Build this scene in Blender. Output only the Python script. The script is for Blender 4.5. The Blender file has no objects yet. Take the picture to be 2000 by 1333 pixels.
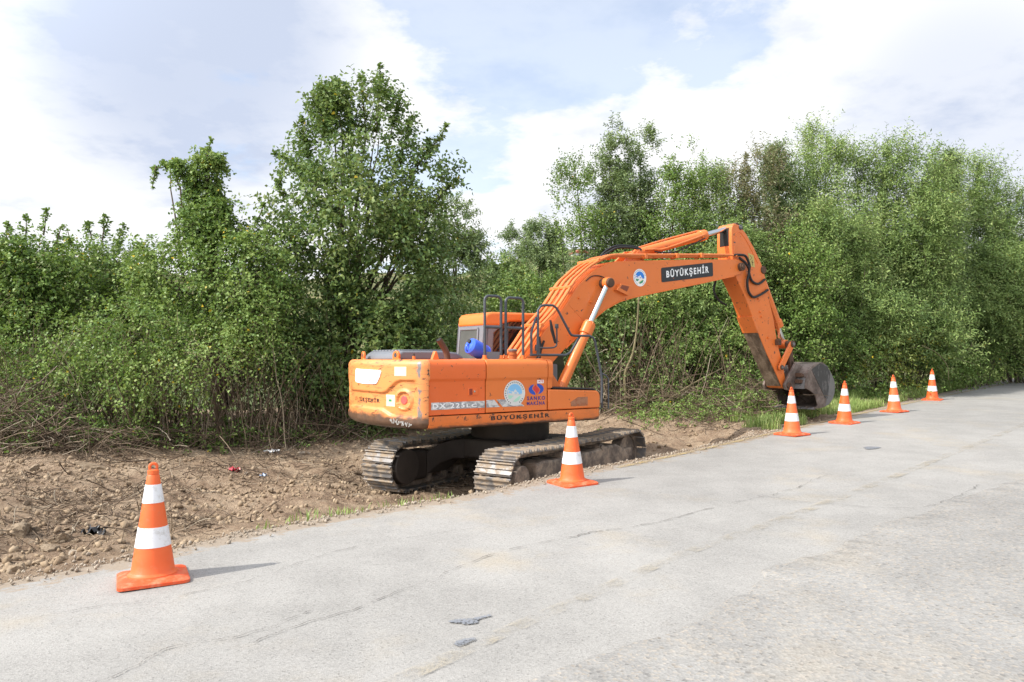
import bpy, bmesh, math, random
import numpy as np
from mathutils import Vector, Matrix
R = math.radians
scene = bpy.context.scene

# ------------------------------------------------------------------ camera
CAM_H, FPX, YH = 2.1, 1450.0, 700.0            # height of the lens, focal length and horizon in photo pixels
cam = bpy.data.cameras.new("camera"); camo = bpy.data.objects.new("camera", cam)
scene.collection.objects.link(camo)
cam.sensor_width = 36.0; cam.lens = 36.0 * FPX / 2000.0
cam.clip_start = 0.1; cam.clip_end = 3000.0
camo.location = (0, 0, CAM_H)
PITCH = math.atan((YH - 666.5) / FPX)
camo.rotation_euler = (R(90) + PITCH, 0, 0)
scene.camera = camo

# ------------------------------------------------------------------ light
SUN_EL = R(43); SUN_AZ = (-0.917, -0.399)       # horizontal direction towards the sun
wd = bpy.data.worlds.new("World"); scene.world = wd; wd.use_nodes = True
wt = wd.node_tree; wt.nodes.clear()
def wn(t, **k):
    n = wt.nodes.new(t)
    for a, b in k.items(): setattr(n, a, b)
    return n
def wl(a, b): wt.links.new(a, b)
sky = wn('ShaderNodeTexSky', sky_type='NISHITA', sun_disc=False)
sky.sun_elevation = SUN_EL; sky.sun_rotation = math.atan2(SUN_AZ[0], SUN_AZ[1]); sky.air_density = 1.0; sky.dust_density = 1.5
bg1 = wn('ShaderNodeBackground'); bg1.inputs[1].default_value = 0.14; wl(sky.outputs[0], bg1.inputs[0])
tc = wn('ShaderNodeTexCoord')
sep = wn('ShaderNodeSeparateXYZ'); wl(tc.outputs['Generated'], sep.inputs[0])
def wm(op, a, b, c=None, clamp=False):
    n = wn('ShaderNodeMath', operation=op, use_clamp=clamp)
    for i, v in enumerate((a, b, c)):
        if v is None: continue
        if isinstance(v, (int, float)): n.inputs[i].default_value = v
        else: wl(v, n.inputs[i])
    return n.outputs[0]
zc = wm('MAXIMUM', sep.outputs[2], 0.0); zd = wm('ADD', zc, 0.16)
cv = wn('ShaderNodeCombineXYZ'); wl(wm('DIVIDE', sep.outputs[0], zd), cv.inputs[0]); wl(wm('DIVIDE', sep.outputs[1], zd), cv.inputs[1])
def wnoise(scale, detail, rough, off):
    mp = wn('ShaderNodeMapping'); wl(cv.outputs[0], mp.inputs[0]); mp.inputs['Location'].default_value = off
    n = wn('ShaderNodeTexNoise'); wl(mp.outputs[0], n.inputs['Vector'])
    n.inputs['Scale'].default_value = scale; n.inputs['Detail'].default_value = detail; n.inputs['Roughness'].default_value = rough
    return n.outputs['Fac']
def wramp(f, a, b):
    n = wn('ShaderNodeMapRange', interpolation_type='SMOOTHSTEP'); wl(f, n.inputs[0]); n.inputs[1].default_value = a; n.inputs[2].default_value = b
    return n.outputs[0]
def wlobe(d, lo, hi):                              # broad cloud bank standing in one direction of the sky
    v = Vector(d).normalized()
    n = wn('ShaderNodeVectorMath', operation='DOT_PRODUCT'); wl(tc.outputs['Generated'], n.inputs[0]); n.inputs[1].default_value = v
    return wramp(n.outputs['Value'], lo, hi)
def wdir(px, py): return ((px - 1000) / FPX, 1, (YH - py) / FPX)
n1 = wnoise(0.85, 11, 0.6, (3.1, 0.4, 0)); n2 = wnoise(2.6, 10, 0.6, (7.7, 2.2, 0)); n3 = wnoise(0.6, 5, 0.5, (1.7, 9.2, 0))
cover = wm('ADD', n1, wm('MULTIPLY', wlobe(wdir(1650, 130), .93, .995), .22))
cover = wm('ADD', cover, wm('MULTIPLY', wlobe(wdir(1000, 420), .93, .995), .16))
cover = wm('ADD', cover, wm('MULTIPLY', wlobe(wdir(150, 330), .95, .995), .10))
cover = wm('SUBTRACT', cover, wm('MULTIPLY', wlobe(wdir(1330, 60), .975, .999), .20))
cover = wm('SUBTRACT', cover, wm('MULTIPLY', wlobe(wdir(860, 170), .982, .999), .12))
mask = wramp(cover, .45, .57)
mask = wm('MAXIMUM', mask, 0.50)                   # thin high veil everywhere
shade = wm('ADD', wm('MULTIPLY', wramp(n2, .44, .72), .60), wm('MULTIPLY', wlobe(wdir(360, 40), .970, .998), .95), clamp=True)
shade = wm('ADD', shade, wm('MULTIPLY', wlobe(wdir(1880, 215), .987, .999), .55), clamp=True)
cm = wn('ShaderNodeMix', data_type='RGBA'); wl(shade, cm.inputs[0])
cm.inputs[6].default_value = (0.58, 0.583, 0.59, 1); cm.inputs[7].default_value = (0.335, 0.375, 0.465, 1)
bg2 = wn('ShaderNodeBackground'); wl(cm.outputs[2], bg2.inputs[0]); sund = Vector((SUN_AZ[0]*math.cos(SUN_EL), SUN_AZ[1]*math.cos(SUN_EL), math.sin(SUN_EL))); gl = wn('ShaderNodeVectorMath', operation='DOT_PRODUCT'); wl(tc.outputs['Generated'], gl.inputs[0]); gl.inputs[1].default_value = sund
wl(wm('ADD', 1.0, wm('MULTIPLY', wramp(gl.outputs['Value'], .22, .92), 1.7)), bg2.inputs[1])   # unseen clouds around the sun, behind the camera, brightened as added fill light
mx = wn('ShaderNodeMixShader'); wl(mask, mx.inputs[0]); wl(bg1.outputs[0], mx.inputs[1]); wl(bg2.outputs[0], mx.inputs[2])
wo = wn('ShaderNodeOutputWorld'); wl(mx.outputs[0], wo.inputs[0])

sl = bpy.data.lights.new("sun", 'SUN'); sl.energy = 2.8; sl.angle = R(0.7); sl.color = (1.0, 0.955, 0.88)
so = bpy.data.objects.new("sun", sl); scene.collection.objects.link(so)
ce = math.cos(SUN_EL)
so.rotation_euler = Vector((-SUN_AZ[0]*ce, -SUN_AZ[1]*ce, -math.sin(SUN_EL))).to_track_quat('-Z', 'Y').to_euler()
so.location = (-20, -10, 25)
vs = scene.view_settings
vs.view_transform = 'Standard'; vs.look = 'None'; vs.exposure = 0.95; vs.gamma = 1.0; vs.use_curve_mapping = False
scene.cycles.max_bounces = 6; scene.cycles.diffuse_bounces = 3; scene.cycles.glossy_bounces = 3
scene.cycles.transmission_bounces = 3; scene.cycles.transparent_max_bounces = 6

# ------------------------------------------------------------------ helpers
rng = np.random.default_rng(7)
COL = scene.collection
def tag(o, label=None, cat=None, group=None, kind=None):
    for k, v in (('label', label), ('category', cat), ('group', group), ('kind', kind)):
        if v: o[k] = v
    return o
def empty(name, loc=(0, 0, 0), rz=0.0):
    o = bpy.data.objects.new(name, None); COL.objects.link(o); o.location = loc; o.rotation_euler = (0, 0, rz)
    o.empty_display_size = .2
    return o
class MB:
    def __init__(s): s.v = []; s.f = []; s.m = []
    def add(s, verts, faces, mi=0):
        o = len(s.v); s.v += [tuple(map(float, p)) for p in verts]
        s.f += [tuple(i + o for i in f) for f in faces]; s.m += [mi] * len(faces)
        return s
    def box(s, x0, x1, y0, y1, z0, z1, mi=0):
        return s.add([(x0,y0,z0),(x1,y0,z0),(x1,y1,z0),(x0,y1,z0),(x0,y0,z1),(x1,y0,z1),(x1,y1,z1),(x0,y1,z1)],
                     [(0,3,2,1),(4,5,6,7),(0,1,5,4),(1,2,6,5),(2,3,7,6),(3,0,4,7)], mi)
    def prism(s, poly, y0, y1, mi=0, axis='y'):     # poly in x,z extruded along y (or y,z along x / x,y along z)
        n = len(poly)
        a = sum(poly[i][0]*poly[(i+1)%n][1]-poly[(i+1)%n][0]*poly[i][1] for i in range(n))
        if a < 0: poly = poly[::-1]
        def mk(p, q):
            if axis == 'y': return (p[0], q, p[1])
            if axis == 'x': return (q, p[0], p[1])
            return (p[0], p[1], q)
        V = [mk(p, y0) for p in poly] + [mk(p, y1) for p in poly]
        lo = tuple(range(n)); hi = tuple(range(n, 2*n))
        F = [(i, (i+1) % n, n+(i+1) % n, n+i) for i in range(n)]
        if axis == 'y': F = [f[::-1] for f in F] + [lo, hi[::-1]]
        else: F = F + [lo[::-1], hi]
        return s.add(V, F, mi)
    def tube(s, pts, r, n=8, mi=0, cap=True):
        P = [Vector(p) for p in pts]; k = len(P)
        rr = [r]*k if isinstance(r, (int, float)) else list(r)
        V = []; up = None
        for i in range(k):
            d = (P[min(i+1, k-1)] - P[max(i-1, 0)]).normalized()
            if up is None:
                up = Vector((0, 0, 1)) if abs(d.z) < .9 else Vector((1, 0, 0))
            a = (up - d*up.dot(d))
            if a.length < 1e-4: a = d.orthogonal()
            a.normalize(); b = d.cross(a); up = a
            for j in range(n):
                t = 2*math.pi*j/n
                V.append(P[i] + (a*math.cos(t) + b*math.sin(t))*rr[i])
        F = []
        for i in range(k-1):
            for j in range(n):
                F.append((i*n+j, i*n+(j+1) % n, (i+1)*n+(j+1) % n, (i+1)*n+j))
        if cap: F += [tuple(range(n))[::-1], tuple(range((k-1)*n, k*n))]
        return s.add(V, F, mi)
    def cyl(s, a, b, r, n=20, mi=0): return s.tube([a, b], r, n, mi)
    def lathe(s, prof, n=32, c=(0, 0, 0), mi=0):    # prof: (radius, z)
        V = []; k = len(prof)
        for (r, z) in prof:
            for j in range(n):
                t = 2*math.pi*j/n; V.append((c[0]+r*math.cos(t), c[1]+r*math.sin(t), c[2]+z))
        F = [(i*n+j, i*n+(j+1) % n, (i+1)*n+(j+1) % n, (i+1)*n+j) for i in range(k-1) for j in range(n)]
        return s.add(V, F, mi)
    def build(s, name, mats, parent=None, smooth=40, bevel=0, seg=2, sharp=None):
        me = bpy.data.meshes.new(name); me.from_pydata(s.v, [], s.f)
        if not isinstance(mats, (list, tuple)): mats = [mats]
        for m in mats: me.materials.append(m)
        me.polygons.foreach_set('material_index', s.m)
        me.update()
        if smooth:
            me.polygons.foreach_set('use_smooth', [True]*len(me.polygons)); me.set_sharp_from_angle(angle=R(smooth))
        o = bpy.data.objects.new(name, me); COL.objects.link(o)
        if parent: o.parent = parent
        if bevel:
            b = o.modifiers.new('bevel', 'BEVEL'); b.width = bevel; b.segments = seg; b.limit_method = 'ANGLE'; b.angle_limit = R(38)
        return o
def spline(pts, n=8):                                # catmull-rom through points
    P = [np.array(p, float) for p in pts]; P = [2*P[0]-P[1]] + P + [2*P[-1]-P[-2]]
    out = []
    for i in range(1, len(P)-2):
        for k in range(n):
            t = k/n
            out.append(tuple(.5*((2*P[i]) + (-P[i-1]+P[i+1])*t + (2*P[i-1]-5*P[i]+4*P[i+1]-P[i+2])*t*t + (-P[i-1]+3*P[i]-3*P[i+1]+P[i+2])*t**3)))
    out.append(tuple(P[-2])); return out
def fast_mesh(name, V, Q, mat, parent=None, tint=None, smooth=False):
    """V (n,3) array, Q (m,k) int array of k-gons, tint per face"""
    me = bpy.data.meshes.new(name); n, (m, k) = len(V), Q.shape
    me.vertices.add(n); me.vertices.foreach_set('co', np.ascontiguousarray(V, np.float32).ravel())
    me.loops.add(m*k); me.loops.foreach_set('vertex_index', np.ascontiguousarray(Q, np.int32).ravel())
    me.polygons.add(m); me.polygons.foreach_set('loop_start', np.arange(0, m*k, k, dtype=np.int32))
    me.update(calc_edges=True)
    if smooth: me.polygons.foreach_set('use_smooth', np.ones(m, bool))
    if tint is not None:
        a = me.attributes.new('tint', 'FLOAT', 'FACE'); a.data.foreach_set('value', np.ascontiguousarray(tint, np.float32))
    for mm in (mat if isinstance(mat, (list, tuple)) else [mat]): me.materials.append(mm)
    o = bpy.data.objects.new(name, me); COL.objects.link(o)
    if parent: o.parent = parent
    return o

# ------------------------------------------------------------------ materials
class NT:
    def __init__(s, name):
        s.m = bpy.data.materials.new(name); s.m.use_nodes = True; s.t = s.m.node_tree; s.t.nodes.clear()
        s.tc = s.t.nodes.new('ShaderNodeTexCoord'); s.out = s.t.nodes.new('ShaderNodeOutputMaterial')
    def n(s, t, **k):
        x = s.t.nodes.new(t)
        for a, b in k.items(): setattr(x, a, b)
        return x
    def l(s, a, b): s.t.links.new(a, b)
    def put(s, sock, v):
        if v is None: return
        if hasattr(v, 'is_output'): s.l(v, sock)
        else: sock.default_value = v
    def noise(s, scale, detail=4, rough=.55, vec=None, stretch=None, dist=0):
        v = vec or s.tc.outputs['Object']
        if stretch:
            mp = s.n('ShaderNodeMapping'); s.l(v, mp.inputs[0]); mp.inputs['Scale'].default_value = stretch; v = mp.outputs[0]
        x = s.n('ShaderNodeTexNoise'); s.l(v, x.inputs['Vector'])
        x.inputs['Scale'].default_value = scale; x.inputs['Detail'].default_value = detail; x.inputs['Roughness'].default_value = rough
        x.inputs['Distortion'].default_value = dist
        return x.outputs['Fac']
    def vor(s, scale, feature='F1', out='Distance', rand=1.0):
        x = s.n('ShaderNodeTexVoronoi', feature=feature); s.l(s.tc.outputs['Object'], x.inputs['Vector'])
        x.inputs['Scale'].default_value = scale; x.inputs['Randomness'].default_value = rand
        return x.outputs[out]
    def rng(s, f, a, b, c=0., d=1., smooth=True):
        x = s.n('ShaderNodeMapRange', interpolation_type='SMOOTHSTEP' if smooth else 'LINEAR'); s.put(x.inputs[0], f)
        for i, v in enumerate((a, b, c, d)): x.inputs[i+1].default_value = v
        return x.outputs[0]
    def math(s, op, a, b=None, clamp=False):
        x = s.n('ShaderNodeMath', operation=op, use_clamp=clamp); s.put(x.inputs[0], a); s.put(x.inputs[1], b); return x.outputs[0]
    def mix(s, f, a, b, blend='MIX'):
        x = s.n('ShaderNodeMix', data_type='RGBA', blend_type=blend); s.put(x.inputs[0], f)
        for i, v in ((6, a), (7, b)):
            if isinstance(v, (tuple, list)): v = (*v[:3], 1)
            s.put(x.inputs[i], v)
        return x.outputs[2]
    def ramp(s, f, stops):
        x = s.n('ShaderNodeValToRGB'); s.put(x.inputs[0], f); e = x.color_ramp.elements
        while len(e) < len(stops): e.new(.5)
        for el, (p, c) in zip(e, stops): el.position = p; el.color = (*c, 1)
        return x.outputs[0]
    def xyz(s, i, coord='Object'):
        x = s.n('ShaderNodeSeparateXYZ'); s.l(s.tc.outputs[coord], x.inputs[0]); return x.outputs[i]
    def bump(s, h, strength=.3, dist=.01):
        x = s.n('ShaderNodeBump'); x.inputs['Strength'].default_value = strength; x.inputs['Distance'].default_value = dist; s.l(h, x.inputs['Height']); return x.outputs[0]
    def bsdf(s, color, rough=.5, metal=0., spec=.5, normal=None, coat=0, alpha=None, trans=None):
        b = s.n('ShaderNodeBsdfPrincipled')
        s.put(b.inputs['Base Color'], (*color, 1) if isinstance(color, (tuple, list)) and len(color) == 3 else color)
        s.put(b.inputs['Roughness'], rough); s.put(b.inputs['Metallic'], metal); s.put(b.inputs['Specular IOR Level'], spec)
        if normal is not None: s.l(normal, b.inputs['Normal'])
        b.inputs['Coat Weight'].default_value = coat
        if alpha is not None: s.put(b.inputs['Alpha'], alpha)
        sh = b.outputs[0]
        if trans:
            t = s.n('ShaderNodeBsdfTranslucent'); s.put(t.inputs[0], trans[1])
            mxs = s.n('ShaderNodeMixShader'); mxs.inputs[0].default_value = trans[0]; s.l(sh, mxs.inputs[1]); s.l(t.outputs[0], mxs.inputs[2]); sh = mxs.outputs[0]
        s.l(sh, s.out.inputs[0]); return s.m

def paint(name, col, chips=.0, dirt=0., rough=.38, lowmud=None, dirtcol=(.16, .09, .05), chipcol=(.07, .045, .035), streak=0, corner=False):
    k = NT(name)
    c = k.mix(k.noise(1.3, 4), tuple(x*.86 for x in col), tuple(min(1, x*1.1) for x in col))
    fade = k.rng(k.noise(6, 6, .65), .5, .75); c = k.mix(k.math('MULTIPLY', fade, .09), c, tuple(min(1, x*.8+.10) for x in col))
    if dirt:
        d = k.rng(k.noise(3.2, 9, .7), .50, .72); c = k.mix(k.math('MULTIPLY', d, dirt), c, dirtcol)
    if streak:
        sN = k.rng(k.noise(2.2, 8, .7, stretch=(1, 1, 9)), .53, .63); c = k.mix(k.math('MULTIPLY', sN, streak), c, dirtcol)
    if chips:
        ch = k.rng(k.noise(10 if not corner else 7, 9, .72, dist=.4, stretch=(1, 1, 3.2) if corner else None), .635 - chips*.13, .66 - chips*.13); c = k.mix(ch, c, chipcol)
    if corner:                                       # scraped bare along the right hand rear corner
        y = k.xyz(1); xx = k.xyz(0); band = k.math('MULTIPLY', k.rng(y, -1.28, -1.20, 1, 0), k.rng(xx, -2.40, -2.30, 1, 0))
        w1 = k.rng(k.math('ADD', k.math('MULTIPLY', band, .36), k.noise(5, 9, .75, stretch=(1, 1, .45))), .62, .70)
        c = k.mix(w1, c, k.mix(k.noise(18, 6), (.10, .085, .08), (.34, .30, .28)))
        w2 = k.rng(k.math('ADD', k.math('MULTIPLY', k.rng(y, -1.335, -1.32, 1, 0), .10), k.noise(7, 9, .75)), .66, .69); c = k.mix(w2, c, (.05, .035, .03))
    if lowmud:
        z = k.xyz(2); g = k.rng(z, lowmud[0], lowmud[1], .75, 0., False)
        g2 = k.rng(k.math('ADD', g, k.math('MULTIPLY', k.noise(4, 9, .7, stretch=(1, 1, 2.2)), .6)), .55, .75)
        c = k.mix(g2, c, k.mix(k.noise(14, 6), (.06, .035, .024), (.18, .10, .06)))
    r = k.rng(k.noise(5, 5), .35, .7, rough-.06, rough+.16)
    return k.bsdf(c, r, 0, .45, k.bump(k.noise(40, 3), .05, .002), coat=.08)
ORANGE = (.74, .185, .036)
M = {}
M['orange'] = paint('orange_paint', ORANGE, chips=.05, dirt=.03)
M['orange_red'] = paint('orange_paint_redder', (.76, .145, .028), chips=.14, dirt=.04)
M['orange_rear'] = paint('orange_paint_scuffed_sunlit', (.80, .285, .088), chips=.34, dirt=.12, lowmud=(1.06, 1.40), streak=.5, corner=True)  # scuffed, and base made paler so the colour carries the sunlight on the rear
M['orange_skirt'] = paint('orange_paint_muddy', ORANGE, chips=.35, dirt=.25, lowmud=(1.0, 1.19), streak=.2)
M['orange_arm'] = paint('orange_paint_worn', (.74, .180, .036), chips=.22, dirt=.10)
M['orange_pipe'] = paint('orange_pipe_paint', (.70, .19, .045), chips=.1, dirt=.12, rough=.32)
def plain(name, col, rough=.5, metal=0., spec=.5, var=.12, scale=8, bump=0., trans=None):
    k = NT(name); c = k.mix(k.noise(scale, 5), tuple(x*(1-var) for x in col), tuple(min(1, x*(1+var)) for x in col))
    return k.bsdf(c, rough, metal, spec, k.bump(k.noise(scale*4, 4), bump, .01) if bump else None)
M['dark_metal'] = plain('dark_steel', (.048, .038, .031), .6, .0, .4, .4, 6, .2)
M['rail'] = plain('dark_grey_rail_paint', (.055, .06, .07), .45, 0, .5, .3, 14)
M['chrome'] = plain('chromed_rod', (.62, .64, .66), .22, 1.0, .5, .05)
M['black'] = plain('black_rubber', (.014, .014, .015), .55, 0, .4, .2)
M['gap'] = plain('black_shadow_gap', (.01, .008, .007), .8)
M['greyhood'] = plain('grey_plastic_hood', (.16, .17, .19), .42, 0, .5, .15, 3)
M['cabgrey'] = plain('grey_cab_paint', (.19, .195, .215), .42, 0, .5, .12, 3)
M['dustglass'] = plain('dusty_rear_glass', (.10, .105, .10), .25, 0, .6, .25, 3)
M['glass'] = plain('dark_cab_glass', (.012, .014, .015), .04, 0, .8, .1)
M['white'] = plain('white_vinyl', (.82, .82, .82), .4, 0, .5, .03)
M['letter_black'] = plain('black_lettering', (.02, .016, .014), .5)
M['blue_vinyl'] = plain('blue_vinyl', (.02, .075, .42), .4)
M['navy_vinyl'] = plain('navy_vinyl', (.035, .03, .20), .4)
M['red_vinyl'] = plain('red_vinyl', (.62, .035, .035), .4)
M['sky_vinyl'] = plain('pale_blue_vinyl', (.22, .50, .78), .4)
M['blue2'] = plain('bright_blue_vinyl', (.02, .20, .66), .4)
M['mint'] = plain('pale_green_vinyl', (.40, .68, .52), .4)
M['green2'] = plain('green_vinyl', (.03, .26, .13), .4)
M['offwhite'] = plain('faded_white_vinyl', (.66, .66, .63), .45)
M['cream'] = plain('cream_sticker', (.78, .70, .44), .5)
M['reflector'] = plain('red_reflector', (.60, .10, .085), .4)
M['rust'] = plain('rusty_steel', (.10, .055, .035), .7, 0, .3, .5, 9, .3)
M['yellow_plate'] = plain('yellow_sticker', (.52, .40, .12), .5, var=.25)
k = NT('black_plate_paint'); c = k.mix(k.rng(k.noise(7, 8, .7, stretch=(1, 1, 3)), .66, .68), (.022, .022, .026), (.5, .1, .03)); M['plate'] = k.bsdf(c, .45)
k = NT('silver_decal_worn'); sc_ = k.rng(k.noise(9, 8, .75, stretch=(1, 1, 2), dist=.6), .47, .56)
M['silver'] = k.bsdf(k.mix(sc_, (.30, .30, .31), (.62, .62, .60)), .4, .1)
k = NT('bucket_steel'); c = k.ramp(k.noise(3.5, 9, .7), [(.3, (0.051, 0.038, 0.032)), (.5, (0.145, 0.109, 0.090)), (.62, (0.246, 0.196, 0.167)), (.8, (0.087, 0.061, 0.051))])
M['bucket'] = k.bsdf(c, .55, .25, .4, k.bump(k.noise(14, 8, .7), .3, .01))
k = NT('bucket_dark_patch'); c = k.mix(k.rng(k.noise(5, 8, .75, stretch=(3, 1, 1)), .52, .6), (.05, .047, .046), (.14, .13, .125)); M['bucketdark'] = k.bsdf(c, .5, .2)
k = NT('bucket_grey_rim'); c = k.mix(k.noise(8, 7, .7), (.12, .115, .11), (.22, .21, .205)); M['bucketgrey'] = k.bsdf(c, .5, .25)
k = NT('arm_mud'); c = k.ramp(k.noise(5, 9, .75, stretch=(1, 1, .5)), [(.32, (.05, .032, .022)), (.5, (.16, .115, .08)), (.6, (.24, .18, .13)), (.75, (.10, .06, .04))]); M['armmud'] = k.bsdf(c, .8, 0, .2, k.bump(k.noise(20, 6), .4, .01))
k = NT('track_steel'); dirt = k.rng(k.noise(6, 8, .7), .44, .60)
M['shoe'] = k.bsdf(k.mix(dirt, k.mix(k.noise(20, 5), (.11, .104, .10), (.27, .255, .245)), k.mix(k.noise(30, 5), (.22, .165, .115), (.37, .29, .205))), k.rng(dirt, 0, 1, .5, .9), k.rng(dirt, 0, 1, .55, 0), .4, k.bump(k.noise(30, 6), .3, .006))
k = NT('muddy_frame_steel'); dirt = k.rng(k.noise(3.5, 9, .72), .40, .62)
M['frame'] = k.bsdf(k.mix(dirt, (.13, .105, .088), (.36, .28, .21)), .75, 0, .3, k.bump(k.noise(18, 7), .4, .01))
k = NT('cone_orange_plastic'); oi = k.n('ShaderNodeObjectInfo'); c = k.mix(k.noise(9, 6), (.76, .10, .016), (.84, .14, .028)); c = k.mix(k.math('MULTIPLY', oi.outputs['Random'], .35), c, (.78, .19, .07))
c = k.mix(k.math('MULTIPLY', k.rng(k.noise(14, 9, .75), .52, .68), .4), c, (.46, .20, .11)); c = k.mix(k.rng(k.noise(8, 8, .75, stretch=(1, 1, .3)), .66, .70), c, (.30, .10, .05)); M['cone'] = k.bsdf(c, .48, 0, .45)
k = NT('cone_white_band'); c = k.mix(k.rng(k.noise(9, 9, .75), .50, .68), (.78, .77, .78), (.56, .53, .50)); c = k.mix(k.rng(k.noise(12, 8, .75, stretch=(1, 1, .25)), .66, .70), c, (.36, .31, .28)); M['band'] = k.bsdf(c, .38, 0, .5)
k = NT('cone_base_dusty'); c = k.mix(k.rng(k.noise(14, 8, .7), .42, .7), (.72, .085, .02), (.70, .20, .10)); M['conebase'] = k.bsdf(c, .55, 0, .4)
M['jug'] = plain('blue_polythene', (.04, .13, .78), .35, 0, .5, .15, 5)

def leafmat(name, stops, trans=.34, rough=.48, spec=.28):
    k = NT(name); a = k.n('ShaderNodeAttribute'); a.attribute_name = 'tint'
    big = k.noise(.55, 3, .5); f = k.math('ADD', a.outputs['Fac'], k.rng(big, .3, .7, -.12, .12), clamp=True)
    c = k.ramp(f, stops)
    return k.bsdf(c, rough, 0, spec, trans=(trans, k.mix(.5, c, (.16, .22, .02), 'MIX')))
M['leaf_broad'] = leafmat('broad_leaf', [(0, (0.066, 0.124, 0.040)), (.35, (0.127, 0.208, 0.063)), (.7, (0.223, 0.299, 0.093)), (.95, (0.344, 0.394, 0.146)), (.985, (0.520, 0.390, 0.039))])
M['leaf_vine'] = leafmat('vine_leaf', [(0, (0.067, 0.123, 0.030)), (.35, (0.133, 0.230, 0.051)), (.7, (0.235, 0.337, 0.086)), (.94, (0.334, 0.420, 0.134)), (.98, (0.650, 0.468, 0.039))])
M['leaf_ash'] = leafmat('ash_leaf', [(0, (0.100, 0.161, 0.058)), (.35, (0.182, 0.275, 0.088)), (.7, (0.293, 0.401, 0.126)), (.96, (0.434, 0.506, 0.191)), (1, (0.520, 0.416, 0.078))])
M['leaf_grey'] = leafmat('willow_leaf', [(0, (0.086, 0.136, 0.058)), (.4, (0.172, 0.240, 0.098)), (.8, (0.286, 0.364, 0.164)), (1, (0.430, 0.480, 0.245))])
M['leaf_brown'] = leafmat('dry_leaf', [(0, (0.128, 0.091, 0.060)), (.4, (0.226, 0.183, 0.106)), (.7, (0.214, 0.252, 0.121)), (1, (0.362, 0.275, 0.151))])
M['leaf_yel'] = leafmat('yellowing_leaf', [(0, (0.176, 0.229, 0.059)), (.5, (0.377, 0.418, 0.093)), (.85, (0.452, 0.450, 0.091)), (1, (0.650, 0.468, 0.039))])
M['grass'] = leafmat('grass_blade', [(0, (0.180, 0.271, 0.073)), (.5, (0.311, 0.421, 0.119)), (.85, (0.478, 0.514, 0.203)), (1, (0.543, 0.475, 0.239))], .25, .5)
k = NT('bark'); c = k.ramp(k.noise(9, 7, .7, stretch=(1, 1, .25)), [(.3, (.045, .034, .025)), (.55, (.13, .10, .075)), (.75, (.22, .18, .14))]); M['bark'] = k.bsdf(c, .85, 0, .2, k.bump(k.noise(30, 5), .4, .01))
k = NT('pale_bark'); c = k.ramp(k.noise(6, 7, .7, stretch=(1, 1, .3)), [(.3, (.10, .085, .045)), (.55, (.21, .18, .10)), (.75, (.30, .26, .17))]); M['palebark'] = k.bsdf(c, .8, 0, .2)
k = NT('dry_stem'); a = k.n('ShaderNodeAttribute'); a.attribute_name = 'tint'
M['stem'] = k.bsdf(k.ramp(a.outputs['Fac'], [(0, (.05, .034, .024)), (.4, (.12, .085, .058)), (.8, (.23, .175, .12)), (1, (.34, .29, .22))]), .8, 0, .2)

def stain_road(name, base, coarse):
    k = NT(name)
    big = k.noise(.22, 5, .6); mid = k.noise(1.7, 6, .62); fine = k.noise(70, 3, .6)
    cell = k.vor(95 if not coarse else 48, out='Color'); sepc = k.n('ShaderNodeSeparateColor'); k.l(cell, sepc.inputs[0])
    v = k.math('ADD', k.rng(big, .3, .7, -.09, .09), k.rng(mid, .3, .7, -.075, .075))
    v = k.math('ADD', v, k.rng(sepc.outputs[0], 0, 1, -.11, .11, False)); v = k.math('ADD', v, k.rng(fine, .3, .7, -.08, .08))
    dark = k.rng(sepc.outputs[1], .94 if not coarse else .90, .97, 0, -.24); v = k.math('ADD', v, dark)
    tar = k.rng(k.noise(3.0, 8, .72, dist=.8), .70, .78, 0, -.16); v = k.math('ADD', v, tar)
    g = k.math('ADD', v, 1.0)
    x = k.n('ShaderNodeMix', data_type='RGBA', blend_type='MULTIPLY'); x.inputs[0].default_value = 1
    dust = k.mix(k.rng(k.noise(.8, 6, .65), .52, .75), base, tuple(b*q for b, q in zip(base, (1.10, 1.03, .92))))
    if coarse: dust = k.mix(k.rng(sepc.outputs[2], .70, .95), dust, (.30, .272, .235))
    cc = k.n('ShaderNodeCombineColor'); [k.l(g, cc.inputs[i]) for i in range(3)]
    k.l(dust, x.inputs[6]); k.l(cc.outputs[0], x.inputs[7])
    fin = x.outputs[2]
    if not coarse:                                   # soil trodden and washed over the broken edge
        ea = k.n('ShaderNodeAttribute'); ea.attribute_name = 'tint'
        dm = k.rng(k.math('ADD', k.rng(ea.outputs['Fac'], 0, .55, .34, -.25, False), k.noise(5, 8, .7)), .52, .66); fin = k.mix(k.math('MULTIPLY', dm, .8), fin, k.mix(k.noise(50, 4), (.20, .15, .10), (.34, .27, .20)))
    h = k.math('ADD', k.vor(95 if not coarse else 48), k.math('MULTIPLY', fine, .6))
    return k.bsdf(fin, .88, 0, .25, k.bump(h, (.4 if not coarse else .4), (.004 if not coarse else .007)))
M['road'] = stain_road('asphalt', (.284, .274, .256), False)
M['patch'] = stain_road('coarse_asphalt', (.254, .246, .231), True)
k = NT('dirt_soil')
c = k.ramp(k.noise(2.2, 10, .68), [(.28, (0.134, 0.090, 0.060)), (.45, (0.252, 0.176, 0.117)), (.6, (0.344, 0.257, 0.176)), (.8, (0.445, 0.350, 0.253))])
c = k.mix(k.math('MULTIPLY', k.rng(k.noise(38, 6, .7), .48, .72), .55), c, (0.487, 0.386, 0.283)); c = k.mix(k.rng(k.noise(22, 5, .7), .60, .74), c, (0.091, 0.065, 0.044))
M['soil'] = k.bsdf(c, .95, 0, .15, k.bump(k.math('ADD', k.noise(26, 9, .72), k.math('MULTIPLY', k.vor(9), .8)), 1.0, .05))
k = NT('far_ground')
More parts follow.
